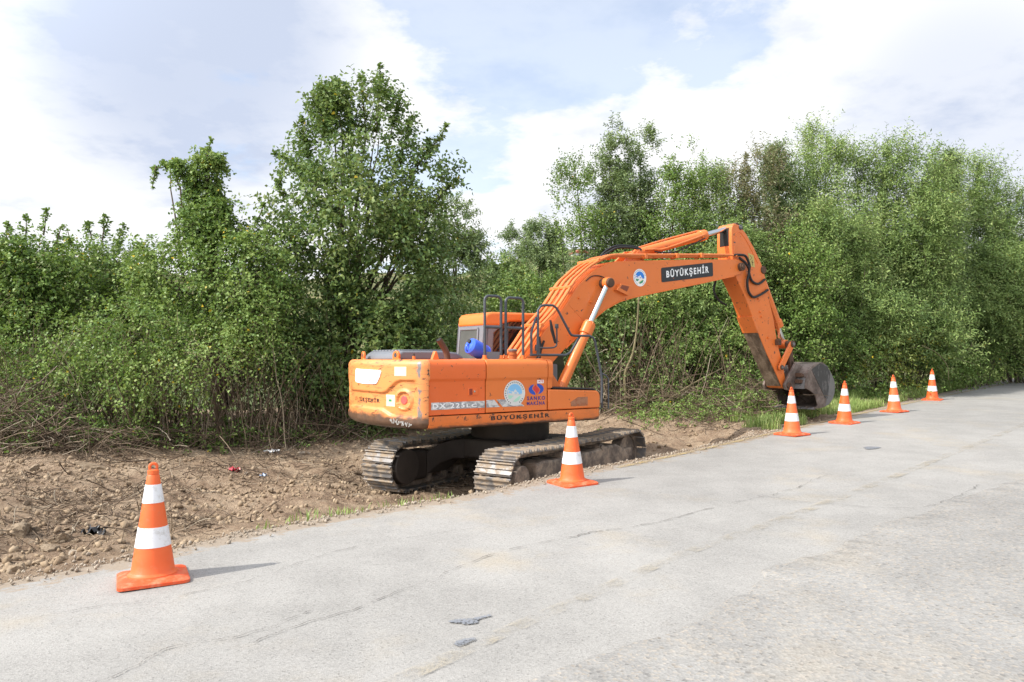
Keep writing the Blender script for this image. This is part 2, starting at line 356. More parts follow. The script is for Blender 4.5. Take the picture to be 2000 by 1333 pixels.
c = k.mix(k.rng(k.noise(.10, 6, .6), .42, .6), (.19, .175, .085), (.075, .100, .040)); c = k.mix(k.rng(k.noise(.6, 6, .65), .5, .68), c, (.050, .070, .030))
M['farground'] = k.bsdf(c, .95, 0, .1, k.bump(k.noise(.8, 6), .8, .5))
M['rock'] = None
k = NT('stone'); c = k.ramp(k.noise(5, 8, .65), [(.3, (.15, .11, .075)), (.5, (.25, .19, .13)), (.7, (.34, .27, .19))]); M['rock'] = k.bsdf(c, .9, 0, .2, k.bump(k.noise(16, 8, .7), .6, .02))
k = NT('pale_stone'); c = k.ramp(k.noise(6, 8, .65), [(.3, (.25, .20, .15)), (.55, (.38, .32, .25)), (.75, (.46, .40, .33))]); M['palerock'] = k.bsdf(c, .9, 0, .2, k.bump(k.noise(16, 8, .7), .6, .02))
k = NT('clod'); c = k.ramp(k.noise(4, 8, .65), [(.3, (0.161, 0.112, 0.074)), (.5, (0.290, 0.216, 0.143)), (.7, (0.435, 0.345, 0.244))]); M['clod'] = k.bsdf(c, .95, 0, .12, k.bump(k.noise(40, 6, .7), .6, .01))
def faded(name, col, lo, hi, scale=4):
    k = NT(name); a = k.math('MULTIPLY', k.rng(k.noise(scale, 9, .75), lo, hi), k.rng(k.noise(60, 3, .6), .30, .55))
    return k.bsdf(k.mix(k.noise(30, 4), tuple(x*.8 for x in col), col), .8, 0, .3, alpha=a)
M['yellow_line'] = faded('faded_yellow_line', (.44, .385, .29), .42, .80)
M['yellow_edge'] = faded('faded_edge_line', (.46, .35, .17), .34, .64)
M['stainm'] = faded('dried_blue_grey_stain', (.21, .222, .245), .20, .50, 7)
M['crackm'] = faded('dark_crack', (.13, .12, .11), .42, .58, 5)

# ------------------------------------------------------------------ ground, road, hills
def cumnoise(x, y, scale, seed):
    g = np.random.default_rng(seed).random((257, 257)); fx, fy = x*scale, y*scale
    i, j = np.floor(fx).astype(int), np.floor(fy).astype(int); u, v = fx-i, fy-j
    u = u*u*(3-2*u); v = v*v*(3-2*v)
    G = lambda a, b: g[a % 257, b % 257]
    return (G(i, j)*(1-u)+G(i+1, j)*u)*(1-v)+(G(i, j+1)*(1-u)+G(i+1, j+1)*u)*v - .5
def sst(x, a, b): t = np.clip((x-a)/(b-a), 0, 1); return t*t*(3-2*t)
EDGE0 = [(-16, -6.6), (-10.6, -1.1), (-7.2, 2.35), (-4.34, 5.28), (-3.97, 5.79), (-3.39, 6.35), (-2.8, 7.03), (-2.11, 7.68), (-1.47, 8.2), (-0.6, 8.85), (-0.02, 9.42),
         (0.97, 10.49), (2.24, 11.65), (3.58, 13.0), (5.2, 14.75), (6.1, 15.65), (7.34, 17.0), (8.87, 18.7), (10.95, 20.95), (14.84, 25.2), (18.27, 28.75), (23.04, 33.7),
         (29, 40.5), (35, 48.5), (40, 57), (44, 68), (47, 82)]
EDGE = np.array(spline(EDGE0, 6))
def edge_dist(x, y):
    """signed distance to the road's left edge, positive on the verge side"""
    x = np.asarray(x, float); y = np.asarray(y, float); sh = x.shape; P = np.stack([x.ravel(), y.ravel()], 1)
    best = np.full(len(P), 1e9); sg = np.ones(len(P))
    for a, b in zip(EDGE[:-1], EDGE[1:]):
        d = b-a; L = d@d; w = P-a; t = np.clip(w@d/L, 0, 1); q = w-t[:, None]*d; dd = np.hypot(q[:, 0], q[:, 1])
        s = np.sign(d[0]*w[:, 1]-d[1]*w[:, 0]); m = dd < best-1e-9; best[m] = dd[m]; sg[m] = s[m]
    return (best*sg).reshape(sh)
def tparam(x, y): return np.clip(x*.697+y*.717, -12, 75)
def zroad(x, y): return .33+.0235*tparam(x, y)
MACH_Z = 0.045
def terrain(x, y, rough=True):
    x = np.asarray(x, float); y = np.asarray(y, float)
    s = edge_dist(x, y); t = tparam(x, y); zr = zroad(x, y)
    drop = np.interp(t, [-5, 1.5, 3.5, 5.6, 6.6, 12.2, 13.6, 14.8, 17, 19, 24], [.02, .06, .12, .32, .46, .56, .28, .02, -.06, -.04, .0])
    wid = np.interp(t, [4.5, 6.4, 12.4, 14], [1.2, .36, .40, 1.2])
    z = zr - .015 - drop*sst(s/wid, .0, 1.0)
    z = z + .055*np.clip(s-4.2, 0, 8)*sst(t, -6, 2)*(1-sst(t, 13, 17))
    z = z + .07*np.exp(-((s-.10)/.12)**2)*sst(t, 5.5, 7.5)*(1-sst(t, 13.2, 14.5))*.55      # spoil pushed against the asphalt
    if rough:
        k = sst(s, -.05, .35)
        z = z + k*(.14*cumnoise(x, y, 1.1, 3)+.10*cumnoise(x, y, 2.9, 4)+.075*np.abs(cumnoise(x, y, 5.9, 5))+.06*np.abs(cumnoise(x, y, 11., 6))-.03)
    return z, s
def hill(x, y):
    D = np.hypot(x, y); az = np.degrees(np.arctan2(x, y))
    h = .135*np.clip(D-50, 0, 330)*sst(D, 50, 140)
    h = h*(1+.16*np.sin(az*.11+.6)+.07*np.sin(az*.37)) + sst(D, 60, 120)*(5*cumnoise(x, y, .02, 11)+2*cumnoise(x, y, .06, 12))
    return h
def grid(xs, ys):
    X, Y = np.meshgrid(xs, ys, indexing='ij'); nx, ny = X.shape
    I = np.arange(nx*ny).reshape(nx, ny); Q = np.stack([I[:-1, :-1], I[1:, :-1], I[1:, 1:], I[:-1, 1:]], -1).reshape(-1, 4)
    return X, Y, Q
X, Y, Q = grid(np.arange(-15, 13.01, .065), np.arange(3.2, 23.5, .065))
Z, S = terrain(X, Y)
keep = (S.ravel()[Q] > -.35).any(1)
V = np.stack([X, Y, np.where(S < -.02, zroad(X, Y)-.05, Z)], -1).reshape(-1, 3)
used = np.unique(Q[keep]); remap = np.zeros(len(V), int); remap[used] = np.arange(len(used))
o = fast_mesh('dirt_ground', V[used], remap[Q[keep]], M['soil'], smooth=True); tag(o, kind='structure')
a1 = np.concatenate([np.arange(-420, -60, 12), np.arange(-60, 70, 1.0), np.arange(70, 430, 12)])
a2 = np.concatenate([np.arange(-40, 80, 1.0), np.arange(80, 520, 10)])
X, Y, Q = grid(a1, a2); Z, S = terrain(X, Y, False)
Z = np.where(S > 0, Z, zroad(X, Y)) - .06; Z = np.where(S < 1.2, Z-.30, Z)
inside = (X > -14.2) & (X < 12.2) & (Y > 4.0) & (Y < 22.7); Z = np.where(inside, Z-.35, Z)
Z = Z + hill(X, Y)
o = fast_mesh('ground', np.stack([X, Y, Z], -1).reshape(-1, 3), Q, M['farground'], smooth=True); tag(o, kind='structure')

# road sheet: rows along the edge curve, columns away from it
def offset_curve(offs):
    T = np.gradient(EDGE, axis=0); T /= np.linalg.norm(T, axis=1)[:, None]; Nn = np.stack([T[:, 1], -T[:, 0]], 1)
    return EDGE + Nn*np.asarray(offs)[:, None] if np.ndim(offs) else EDGE + Nn*offs
fineE = EDGE; seg = np.r_[0, np.cumsum(np.hypot(*np.diff(EDGE, axis=0).T))]
tt = np.arange(0, seg[-1], .08); RC = np.stack([np.interp(tt, seg, EDGE[:, 0]), np.interp(tt, seg, EDGE[:, 1])], 1)
Tn = np.gradient(RC, axis=0); Tn /= np.linalg.norm(Tn, axis=1)[:, None]; Nn = np.stack([Tn[:, 1], -Tn[:, 0]], 1)
def smooth_dir(T, w):
    k = np.ones(w)/w; q = np.stack([np.convolve(np.pad(T[:, i], w//2, mode='edge'), k, 'valid')[:len(T)] for i in (0, 1)], 1); return q/np.linalg.norm(q, axis=1)[:, None]
Tn = smooth_dir(Tn, 121); Nn = np.stack([Tn[:, 1], -Tn[:, 0]], 1)
rag = .09*cumnoise(tt, tt*0+3, 1.1, 21)+.07*cumnoise(tt, tt*0+3, 3.7, 22)+.035*cumnoise(tt, tt*0, 11, 23)
offs = np.array([-.0, .04, .08, .13, .19, .26, .35, .5, .75, 1.0, 1.6, 2.3, 3.0, 4, 5, 6, 7, 8.5, 10, 12])
V = []
for i, of in enumerate(offs):
    p = RC + Nn*(of + rag*max(0, 1-of/.3))[:, None]
    z = zroad(p[:, 0], p[:, 1]) + (.0 if i else -.05) + (.006*cumnoise(p[:, 0], p[:, 1], .9, 31) if i > 1 else 0)
    V.append(np.c_[p, z])
V = np.stack(V, 1); nr, nc = V.shape[:2]; I = np.arange(nr*nc).reshape(nr, nc)
Q = np.stack([I[:-1, :-1], I[:-1, 1:], I[1:, 1:], I[1:, :-1]], -1).reshape(-1, 4)[:, ::-1]
o = fast_mesh('road', V.reshape(-1, 3), Q, M['road'], smooth=True, tint=np.tile(offs[:-1], nr-1)); tag(o, kind='structure')
def ribbon(name, pts, w, mat, lift=.004, jit=.0, step=.06):
    P = np.array(spline([(p[0], p[1], 0) for p in pts], 10))[:, :2]; sg = np.r_[0, np.cumsum(np.hypot(*np.diff(P, axis=0).T))]
    t = np.arange(0, sg[-1], step); C = np.stack([np.interp(t, sg, P[:, 0]), np.interp(t, sg, P[:, 1])], 1)
    if jit: C = C + np.stack([jit*(cumnoise(t, t*0+1, 1.2, 41)+.45*cumnoise(t, t*0, 5, 42)+.22*cumnoise(t, t*0, 14, 47)), jit*(cumnoise(t, t*0+5, 1.2, 43)+.45*cumnoise(t, t*0, 5, 44)+.22*cumnoise(t, t*0, 14, 48))], 1)
    T = np.gradient(C, axis=0); T /= np.linalg.norm(T, axis=1)[:, None]; N = np.stack([T[:, 1], -T[:, 0]], 1)
    ww = w*(1+ (.9*cumnoise(t, t*0+9, 4, 45) if jit else 0)); a = C-N*(ww/2)[:, None] if np.ndim(ww) else C-N*w/2; b = C+N*(ww/2)[:, None] if np.ndim(ww) else C+N*w/2
    V = np.concatenate([np.c_[a, zroad(a[:, 0], a[:, 1])+.006+lift], np.c_[b, zroad(b[:, 0], b[:, 1])+.006+lift]]); n = len(a); i = np.arange(n-1)
    return tag(fast_mesh(name, V, np.stack([i, i+n, i+n+1, i+1], 1)[:, ::-1], mat), kind='structure')
ribbon('road_marking', [(1.5, 10.62), (2.55, 11.68), (5.25, 14.55), (8.95, 18.45), (13.63, 23.2), (21.4, 31.0), (28, 38.2)], .10, M['yellow_edge'])
ribbon('road_marking', [(-3.2, 1.45), (-1.6, 3.0), (-.55, 4.04), (0.0, 4.67), (.54, 5.26), (1.41, 6.23), (2.47, 7.21), (4.33, 9.01), (6.59, 11.27), (10.36, 15.06), (16, 21), (24, 30)], .13, M['yellow_line'])
ribbon('road_crack', [(-1.6, 4.5), (-1.05, 5.13), (-.59, 5.78), (0, 6.46), (.71, 6.94), (1.42, 7.39), (2.21, 8.03), (3.18, 8.73), (4.2, 9.9)], .011, M['crackm'], jit=.11, step=.03)
ribbon('road_crack', [(-2.5, 3.6), (-2.16, 4.1), (-2.05, 4.48), (-1.67, 4.7), (-1.32, 5.09)], .012, M['crackm'], jit=.10, step=.03)
ribbon('road_crack', [(2.7, 8.6), (3.4, 8.1), (4.4, 7.9), (5.6, 8.9)], .008, M['crackm'], jit=.12, step=.03)
ribbon('road_crack', [(-3.2, 5.0), (-2.2, 5.6), (-1.4, 6.6), (-.2, 7.3)], .007, M['crackm'], jit=.12, step=.03)
# coarse pale overlay at the lower right, with a ragged torn rim
pb = np.array(spline([(-.9, 2.6, 0), (-.2, 3.5, 0), (.21, 3.94, 0), (.52, 4.23, 0), (.93, 4.67, 0), (1.17, 4.88, 0), (1.82, 5.53, 0), (2.02, 5.9, 0), (2.42, 6.09, 0), (3.04, 6.53, 0), (3.72, 7.23, 0), (4.73, 8.1, 0), (6.54, 9.51, 0), (9.5, 12.3, 0), (13, 15.5, 0)], 24))[:, :2]
pt = np.r_[0, np.cumsum(np.hypot(*np.diff(pb, axis=0).T))]; s_ = np.arange(0, pt[-1], .025); pb = np.stack([np.interp(s_, pt, pb[:, 0]), np.interp(s_, pt, pb[:, 1])], 1)
pb = pb + np.array([.71, -.70])*(.16*cumnoise(s_, s_*0+2, 1.1, 51)+.10*cumnoise(s_, s_*0, 3.3, 52)+.06*cumnoise(s_, s_*0, 9, 53))[:, None]
cols = []
for of, lf in ((0, -.004), (.02, .011), (.4, .013), (1.5, .013), (3.2, .013)):
    q = pb + np.array([.71, -.70])*of; cols.append(np.c_[q, zroad(q[:, 0], q[:, 1])+.004+lf])
V = np.stack(cols, 1); nr, nc = V.shape[:2]; I = np.arange(nr*nc).reshape(nr, nc)
tag(fast_mesh('road_patch', V.reshape(-1, 3), np.stack([I[:-1, :-1], I[:-1, 1:], I[1:, 1:], I[1:, :-1]], -1).reshape(-1, 4)[:, ::-1], M['patch'], smooth=True), kind='structure')
def blotch(x, y, rx, ry, ang, seed):
    r_ = np.random.default_rng(seed); n = 40; th = np.linspace(0, 2*np.pi, n, endpoint=False)
    rad = 1+.22*np.sin(2*th+r_.random()*6)+.14*np.sin(3*th+r_.random()*6)+.07*np.sin(7*th+r_.random()*6)
    px, py = rx*rad*np.cos(th), ry*rad*np.sin(th); c, s = math.cos(ang), math.sin(ang); px, py = px*c-py*s, px*s+py*c
    V = np.c_[x+px, y+py, zroad(x+px, y+py)+.010]
    tag(fast_mesh('road_stain', V, np.arange(n)[None, :], M['stainm']), kind='structure')
blotch(-.30, 4.80, .085, .048, .2, 1); blotch(-.20, 4.86, .06, .025, .6, 2); blotch(-.285, 4.47, .065, .042, .5, 3); blotch(5.87, 12.15, .20, .10, .5, 4)

# ------------------------------------------------------------------ lettering and decals
def text_mesh(s, depth=.0):
    cu = bpy.data.curves.new('lettering', 'FONT'); cu.body = s; cu.size = 1; cu.offset = .034; cu.space_character = 1.34; cu.resolution_u = 3
    o = bpy.data.objects.new('lettering', cu); COL.objects.link(o)
    me = bpy.data.meshes.new_from_object(o.evaluated_get(bpy.context.evaluated_depsgraph_get()))
    bpy.data.objects.remove(o); bpy.data.curves.remove(cu)
    V = np.array([v.co[:] for v in me.vertices]); F = [tuple(p.vertices) for p in me.polygons]; bpy.data.meshes.remove(me)
    V[:, :2] -= V[:, :2].min(0); V[:, :2] /= V[:, :2].max(0)
    return V[:, :2], F                                # unit box
class Plane:
    """flat place for decals: origin, right and up vectors; p(a,b,lift)"""
    def __init__(s, o, u, v): s.o, s.u, s.v = Vector(o), Vector(u).normalized(), Vector(v).normalized(); s.n = s.u.cross(s.v)
    def p(s, a, b, lift=.003): return s.o + s.u*a + s.v*b + s.n*lift
class Drum:
    """rear face of the counterweight: a = -y along the arc, b = z"""
    def __init__(s, rad, off=None): s.r = rad; s.off = off
    def p(s, a, b, lift=.003):
        t = -a/s.r; r = s.r + lift + (s.off(t, b) if s.off else 0)
        return Vector((-r*math.cos(t), r*math.sin(t), b))
def lettering(string, fr, a0, a1, b0, b1, mat, parent, lift=.003, skew=0., name='lettering', drop=None):
    V, F = text_mesh(string); mb = MB()
    if drop: F = [f for f in F if not drop(V[list(f)].mean(0))]
    P = [fr.p(a0+(a1-a0)*x, b0+(b1-b0)*y + skew*x, lift) for x, y in V]
    mb.add(P, F); return mb.build(name, mat, parent, smooth=0)
def decal(poly, fr, mat_i, mb, lift=.003):
    mb.add([fr.p(a, b, lift) for a, b in poly], [tuple(range(len(poly)))], mat_i)
def disc(ca, cb, ra, rb=None, n=40, t0=0, t1=2*math.pi):
    rb = rb or ra; return [(ca+ra*math.cos(t0+(t1-t0)*i/n), cb+rb*math.sin(t0+(t1-t0)*i/n)) for i in range(n if t1-t0 > 6.28 else n+1)]
def rrect(a0, a1, b0, b1, r, n=5):
    out = []
    for (x, y, t) in ((a1-r, b1-r, 0), (a0+r, b1-r, 90), (a0+r, b0+r, 180), (a1-r, b0+r, 270)):
        out += [(x+r*math.cos(R(t+90*i/n)), y+r*math.sin(R(t+90*i/n))) for i in range(n+1)]
    return out
def sub(poly, c, s): return [(c[0]+a*s, c[1]+b*s) for a, b in poly]
def emblem(fr, c, s, parent, vivid, label):
    """round town seal: white disc, ring of lettering, blue sky, white buildings, green fields with pale paths"""
    mb = MB(); mats = [M['white'] if vivid else M['offwhite'], M['blue2'] if vivid else M['sky_vinyl'], M['green2'] if vivid else M['mint'], M['letter_black'] if vivid else M['rail'], M['blue_vinyl'] if vivid else M['sky_vinyl'], M['cream'] if vivid else M['offwhite']]
    D = lambda poly, m, l: decal(sub(poly, c, s), fr, m, mb, l)
    D(disc(0, 0, 1), 0, .003)
    for i in range(26):
        a = R(20+i*12.3)
        if 1.35*math.pi < a < 1.65*math.pi: continue
        q = [(-.035, -.05), (.03, -.05), (.035, .05), (-.03, .05)]
        D([(.86*math.cos(a)+x*math.sin(a)+y*math.cos(a), .86*math.sin(a)-x*math.cos(a)+y*math.sin(a)) for x, y in q], 3, .0045)
    D(disc(0, .02, .70, .70, 40, R(-8), R(188)), 1, .0045)
    D([(-.66, .05), (-.60, .26), (-.36, .14), (-.14, -.02), (-.2, -.1), (-.62, -.08)], 0, .006)
    D([(-.62, .04), (-.5, .17), (-.28, .05), (-.24, -.02)], 4, .0075)
    D([(-.3, -.1), (-.28, .12), (-.2, .16), (-.14, .1), (-.1, .1), (-.06, .2), (.0, .24), (.05, .33), (.1, .24), (.16, .2), (.2, .1), (.3, .08), (.34, .0), (.6, -.02), (.62, -.14)], 0, .0065)
    for x in (-.02, .07, .16): D([(x, -.06), (x+.05, -.06), (x+.05, .08), (x, .08)], 4, .008)
    D([(.38, -.1), (.55, -.1), (.55, .0), (.38, .0)], 4, .008)
    D([(-.64, -.16), (-.1, -.2), (-.35, -.42), (-.55, -.42)], 2, .0055)
    D([(.58, -.26), (.36, -.24), (.05, -.42), (-.14, -.66), (.12, -.68), (.4, -.56)], 2, .0055)
    D([(.5, -.2), (.3, -.2), (-.1, -.42), (-.3, -.62), (-.18, -.66), (.08, -.44)], 5, .006)
    e = mb.build('town_emblem', mats, parent, smooth=0); e['label'] = label
    return e

# ------------------------------------------------------------------ excavator
EX = empty('excavator', (-0.03, 12.61, MACH_Z), R(34))
tag(EX, 'orange tracked excavator with long raised boom parked on dug earth beside the road', 'excavator')
# --- upper frame and inner body
b = MB(); b.box(-2.2, .80, -1.27, 1.30, 1.10, 1.235); b.box(-2.15, -.22, -1.24, -.47, 1.235, 1.98); b.build('upper_frame', M['gap'], EX)
b = MB(); b.lathe([(.0, .70), (.62, .70), (.66, .80), (.66, 1.10), (.0, 1.10)], 36); b.build('swing_bearing', M['dark_metal'], EX)
def cwx(t):  # plan outline of the counterweight as (x, y) for parameter along it
    pass
# counterweight: swept outline (arc with rounded corners) with the pressed relief of the rear face
RAD, YW, RC_ = 2.68, 1.335, .16
xc = -math.sqrt((RAD-RC_)**2-(YW-RC_)**2); th0 = math.atan2(YW-RC_, -xc)
plan = []                                             # (x, y, nx, ny, theta or None)
for x in np.linspace(-2.262, xc, 4): plan.append((x, -YW, 0, -1, None))
for a in np.linspace(-90, -math.degrees(th0), 9)[1:]:
    n_ = (-math.cos(R(a)), math.sin(R(a))); plan.append((xc+RC_*n_[0], -(YW-RC_)+RC_*n_[1], n_[0], n_[1], None))
NA = 110
for t in np.linspace(-th0, th0, NA)[1:-1]: plan.append((-RAD*math.cos(t), RAD*math.sin(t), -math.cos(t), math.sin(t), t))
for a in np.linspace(math.degrees(th0), 90, 9): plan.append((xc-RC_*math.cos(R(a)), (YW-RC_)+RC_*math.sin(R(a)), -math.cos(R(a)), math.sin(R(a)), None))
for x in np.linspace(xc, -2.262, 4)[1:]: plan.append((x, YW, 0, 1, None))
def relief(t, z):
    """inset of the pressed band across the rear, between the swooping upper and lower lines"""
    y = abs(RAD*math.sin(t))
    up = np.interp(y, [0, .60, .68, .88, .96, 3], [1.570, 1.565, 1.585, 1.725, 1.748, 1.755])
    lo = np.interp(y, [0, .57, .62, .78, .84, 3], [1.325, 1.32, 1.30, 1.238, 1.23, 1.23])
    d = sst(np.array(up-z), -.012, .028)*sst(np.array(z-lo), -.012, .028)
    edge = 1-sst(np.array(y), 1.16, 1.24)
    r = math.hypot(y-1.0, z-1.467)
    boss = float(sst(np.array(.165-r), 0, .03))*.022 - float(sst(np.array(.115-r), 0, .012))*.03
    plate = float(sst(np.array(.43-abs(y-.18)), 0, .02)*sst(np.array(.16-abs(z-1.79)), 0, .02)) if t > -.25 else 0
    return float(-d*edge*.034) + boss*1.0*edge
zs = [1.06, 1.062, 1.075, 1.10, 1.14] + list(np.linspace(1.16, 1.94, 60)) + [1.965, 1.99, 2.012, 2.026, 2.033, 2.035]
def zin(z):
    i = 0.
    if z < 1.16: i += .16*(1-math.sqrt(max(0, 1-((1.16-z)/.10)**2)))
    if z > 1.95: i += .085*(1-math.sqrt(max(0, 1-((z-1.95)/.085)**2)))
    return i
V = []; K = len(plan)
for z in zs:
    for (x, y, nx, ny, t) in plan:
        d = -zin(z) + (relief(t, z) if t is not None else -.034*float(sst(np.array(1.755-z), -.012, .028)*sst(np.array(z-1.23), -.012, .028))*(abs(ny) > .995))
        V.append((x+nx*d, y+ny*d, z))
F = [(i*K+j, i*K+j+1, (i+1)*K+j+1, (i+1)*K+j) for i in range(len(zs)-1) for j in range(K-1)]
F += [tuple(range(K)), tuple(range((len(zs)-1)*K, len(zs)*K))[::-1]]
F += [tuple([i*K for i in range(len(zs))]), tuple([i*K+K-1 for i in range(len(zs))])[::-1]]
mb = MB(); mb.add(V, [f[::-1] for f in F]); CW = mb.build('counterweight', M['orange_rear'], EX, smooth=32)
drum = Drum(RAD, relief)
mb = MB(); wp = spline([(-.20, 1.898, 0), (.18, 1.892, 0), (.56, 1.882, 0)], 4) + [(.585, 1.86, 0), (.55, 1.78, 0), (.49, 1.70, 0), (.46, 1.685, 0)] + spline([(.40, 1.68, 0), (.1, 1.678, 0), (-.2, 1.694, 0)], 4) + [(-.235, 1.72, 0), (-.235, 1.86, 0)]
wp = [(q[0], q[1]) for q in wp]
mb.add([drum.p(a, z_, .012) for a, z_ in wp] + [drum.p(a, z_, -.01) for a, z_ in wp], [tuple(range(len(wp)))[::-1]] + [(i, (i+1) % len(wp), len(wp)+(i+1) % len(wp), len(wp)+i) for i in range(len(wp))])
mb.build('blank_number_plate', M['white'], CW, smooth=0)
def drum_patch(name, a0, a1, b0, b1, mat, n=8, lift=.004):
    mb = MB(); A = np.linspace(a0, a1, n+1)
    mb.add([drum.p(a, b0, lift) for a in A] + [drum.p(a, b1, lift) for a in A], [(i, i+1, n+2+i, n+1+i) for i in range(n)]); return mb.build(name, mat, CW, smooth=0)
drum_patch('faded_sticker', .87, 1.10, 1.805, 1.935, M['cream'])
drum_patch('warning_sticker', .66, .85, 1.37, 1.535, M['cream'])
k = M['mint']; drum_patch('warning_strip', .66, .85, 1.495, 1.535, M['mint'], lift=.006); drum_patch('warning_strip', .72, .78, 1.437, 1.470, M['green2'], 3, lift=.006)
mb = MB(); c_ = drum.p(1.02, 1.467, .0); n_ = Vector((-math.cos(1.02/RAD), -math.sin(1.02/RAD), 0)).normalized()
mb.cyl(c_ - n_*.02, c_ + n_*.008, .062, 28); mb.build('red_reflector', M['reflector'], CW, bevel=.006)
lettering('BÜYÜKŞEHİR', drum, -.40, .50, 1.395, 1.487, M['letter_black'], CW, lift=.004, drop=lambda q: q[0] < .30 and (np.sin(q[0]*91)+np.sin(q[1]*37+q[0]*53) > -.4))
# white scrawled paint strokes low on the corner
mb = MB(); g = np.random.default_rng(5)
for i in range(13):
    a = .80+.032*i; z0 = 1.175-.0045*i; pts = [drum.p(a+g.uniform(-.012, .012), z0+q+g.uniform(-.008, .008), .006) for q in ((.03, 0, -.03) if i % 3 else (.02, -.01, .015))]
    mb.tube(pts, .005, 5)
mb.build('scrawled_paint_marks', M['offwhite'], CW)
# lifting eyes, studs and the little orange fin on top of the counterweight
def eye(x, y, rz):
    mb = MB(); n = 20; o_ = [(.075*math.cos(t), .055+.075*math.sin(t)) for t in np.linspace(R(-25), R(205), n)] + [(-.11, -.02), (.11, -.02)]
    mb.prism(o_, -.02, .02); e = mb.build('lifting_eye', M['orange'], EX, bevel=.008); e.location = (x, y, 2.033); e.rotation_euler = (0, 0, rz)
    h = MB(); h.cyl((0, -.022, .065), (0, .022, .065), .034, 18); h.build('eye_hole', M['rail'], e)
eye(-2.44, .50, R(82)); eye(-2.40, -.62, R(102))
mb = MB(); mb.prism([(-.055, 0), (.06, 0), (.018, .125), (-.008, .125)], -.035, .035); e = mb.build('orange_bracket', M['orange'], EX, bevel=.006); e.location = (-1.99, -1.02, 2.03)
mb = MB(); mb.cyl((-2.3, -.98, 2.03), (-2.3, -.98, 2.085), .022, 10); mb.cyl((-2.3, -.98, 2.085), (-2.3, -.98, 2.12), .014, 8, 1); mb.build('hood_stud', [M['orange'], M['dark_metal']], EX)
# --- side panels: profile in (y, z), extruded along x
def side_profile(z0, z1, yi=-.46, crease=True, out=0.):
    P = [(-1.305-out, z0)]
    if crease: P += [(-1.307-out, 1.715), (-1.312-out, 1.735), (-1.328-out, 1.757), (-1.332-out, 1.775)]
    P += [(-1.332-out, z1-.10)]
    P += [(-1.232-out-.10*math.cos(R(a)), z1-.10+.10*math.sin(R(a))) for a in range(15, 91, 15)]
    P += [(yi, z1+.006), (yi, z1-.03), (-1.20, z1-.04), (-1.265, z1-.12), (-1.27, z0)]
    return P
def panel(name, x0, x1, mat, prof):
    mb = MB(); mb.prism(prof, x0, x1, axis='x'); return mb.build(name, mat, EX, smooth=28, bevel=.005)
ED = panel('engine_door', -2.246, -1.318, M['orange_red'], side_profile(1.258, 2.035))
PD = panel('pump_door', -1.302, -.198, M['orange'], side_profile(1.262, 2.04))
FP = MB(); pr = side_profile(1.60, 2.04)
ctr = Vector((0, -.9, 1.75)); V0 = [(-.186, y, z) for y, z in pr]; V1 = [(-.10, y, z) for y, z in pr]; V2 = [(-.075, y+(.03 if y < -1.2 else 0), z-(.05 if z > 1.9 else .0)) for y, z in pr]; n = len(pr)
FP.add(V0+V1+V2, [(j*n+i, j*n+(i+1) % n, (j+1)*n+(i+1) % n, (j+1)*n+i) for j in (0, 1) for i in range(n)] + [tuple(range(n))[::-1], tuple(range(2*n, 3*n))]); FP.box(-.20, -.09, -1.26, -.46, 1.56, 2.0)
FP = FP.build('hood_end_panel', M['orange'], EX, smooth=28)
right = Plane((0, -1.305, 0), (1, 0, 0), (0, 0, 1))
# latch recess, silver decal, stripes
mb = MB(); mb.box(-1.605, -1.432, -1.314, -1.30, 1.515, 1.632); mb.build('latch_frame', M['orange_red'], ED, bevel=.006)
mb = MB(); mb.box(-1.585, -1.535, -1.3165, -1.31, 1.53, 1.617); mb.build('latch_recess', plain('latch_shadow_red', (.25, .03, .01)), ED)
mb = MB(); mb.box(-1.53, -1.45, -1.318, -1.31, 1.535, 1.612); mb.build('latch_flap', M['orange_red'], ED, bevel=.004)
mb = MB(); mb.cyl((-1.505, -1.326, 1.578), (-1.505, -1.31, 1.578), .014, 14); mb.build('latch_lock', M['chrome'], ED)
mb = MB(); decal([(-2.195, 1.335), (-1.322, 1.338), (-1.322, 1.437), (-2.195, 1.437)], right, 0, mb); mb.build('silver_decal', M['silver'], ED, smooth=0)
lettering('DX 225', right, -2.175, -1.66, 1.352, 1.422, M['white'], ED, lift=.0045); lettering('LC', right, -1.63, -1.46, 1.352, 1.402, M['white'], ED, lift=.0045)
mb = MB(); decal([(-1.296, 1.338), (-1.06, 1.338), (-1.16, 1.447), (-1.296, 1.445)], right, 0, mb); decal([(-1.01, 1.338), (-.62, 1.335), (-.70, 1.39), (-.76, 1.447), (-1.12, 1.447)], right, 0, mb)
mb.build('silver_stripe', M['silver'], PD, smooth=0)
emblem(Plane((0, -1.308, 0), (1, 0, 0), (0, 0, 1)), (-.80, 1.535), .19, PD, False, 'large round sun-faded town emblem')
# blue and red swirl mark with two lines of lettering
mb = MB(); c = (-.402, 1.583)
def sw(pts, m): decal([(c[0]+a*.142, c[1]+b_*.142) for a, b_ in pts], right, m, mb)
left = spline([(-.25, .52, 0), (-.62, .44, 0), (-.93, .18, 0), (-.98, -.10, 0), (-.80, -.38, 0), (-.4, -.56, 0), (-.12, -.60, 0)], 5) + spline([(-.10, -.45, 0), (-.22, -.28, 0), (-.45, -.08, 0), (-.52, .1, 0), (-.42, .32, 0), (-.25, .52, 0)], 5)[:-1]
sw([(q[0], q[1]) for q in left], 0); sw([(-q[0], -q[1]) for q in left], 0)
red = spline([(-.02, .52, 0), (-.30, .26, 0), (-.40, .06, 0), (-.26, -.14, 0), (-.02, -.34, 0), (.02, -.54, 0)], 5) + spline([(.02, -.54, 0), (.30, -.26, 0), (.40, -.06, 0), (.26, .14, 0), (.02, .34, 0), (-.02, .52, 0)], 5)[1:-1]
sw([(q[0], q[1]) for q in red], 1)
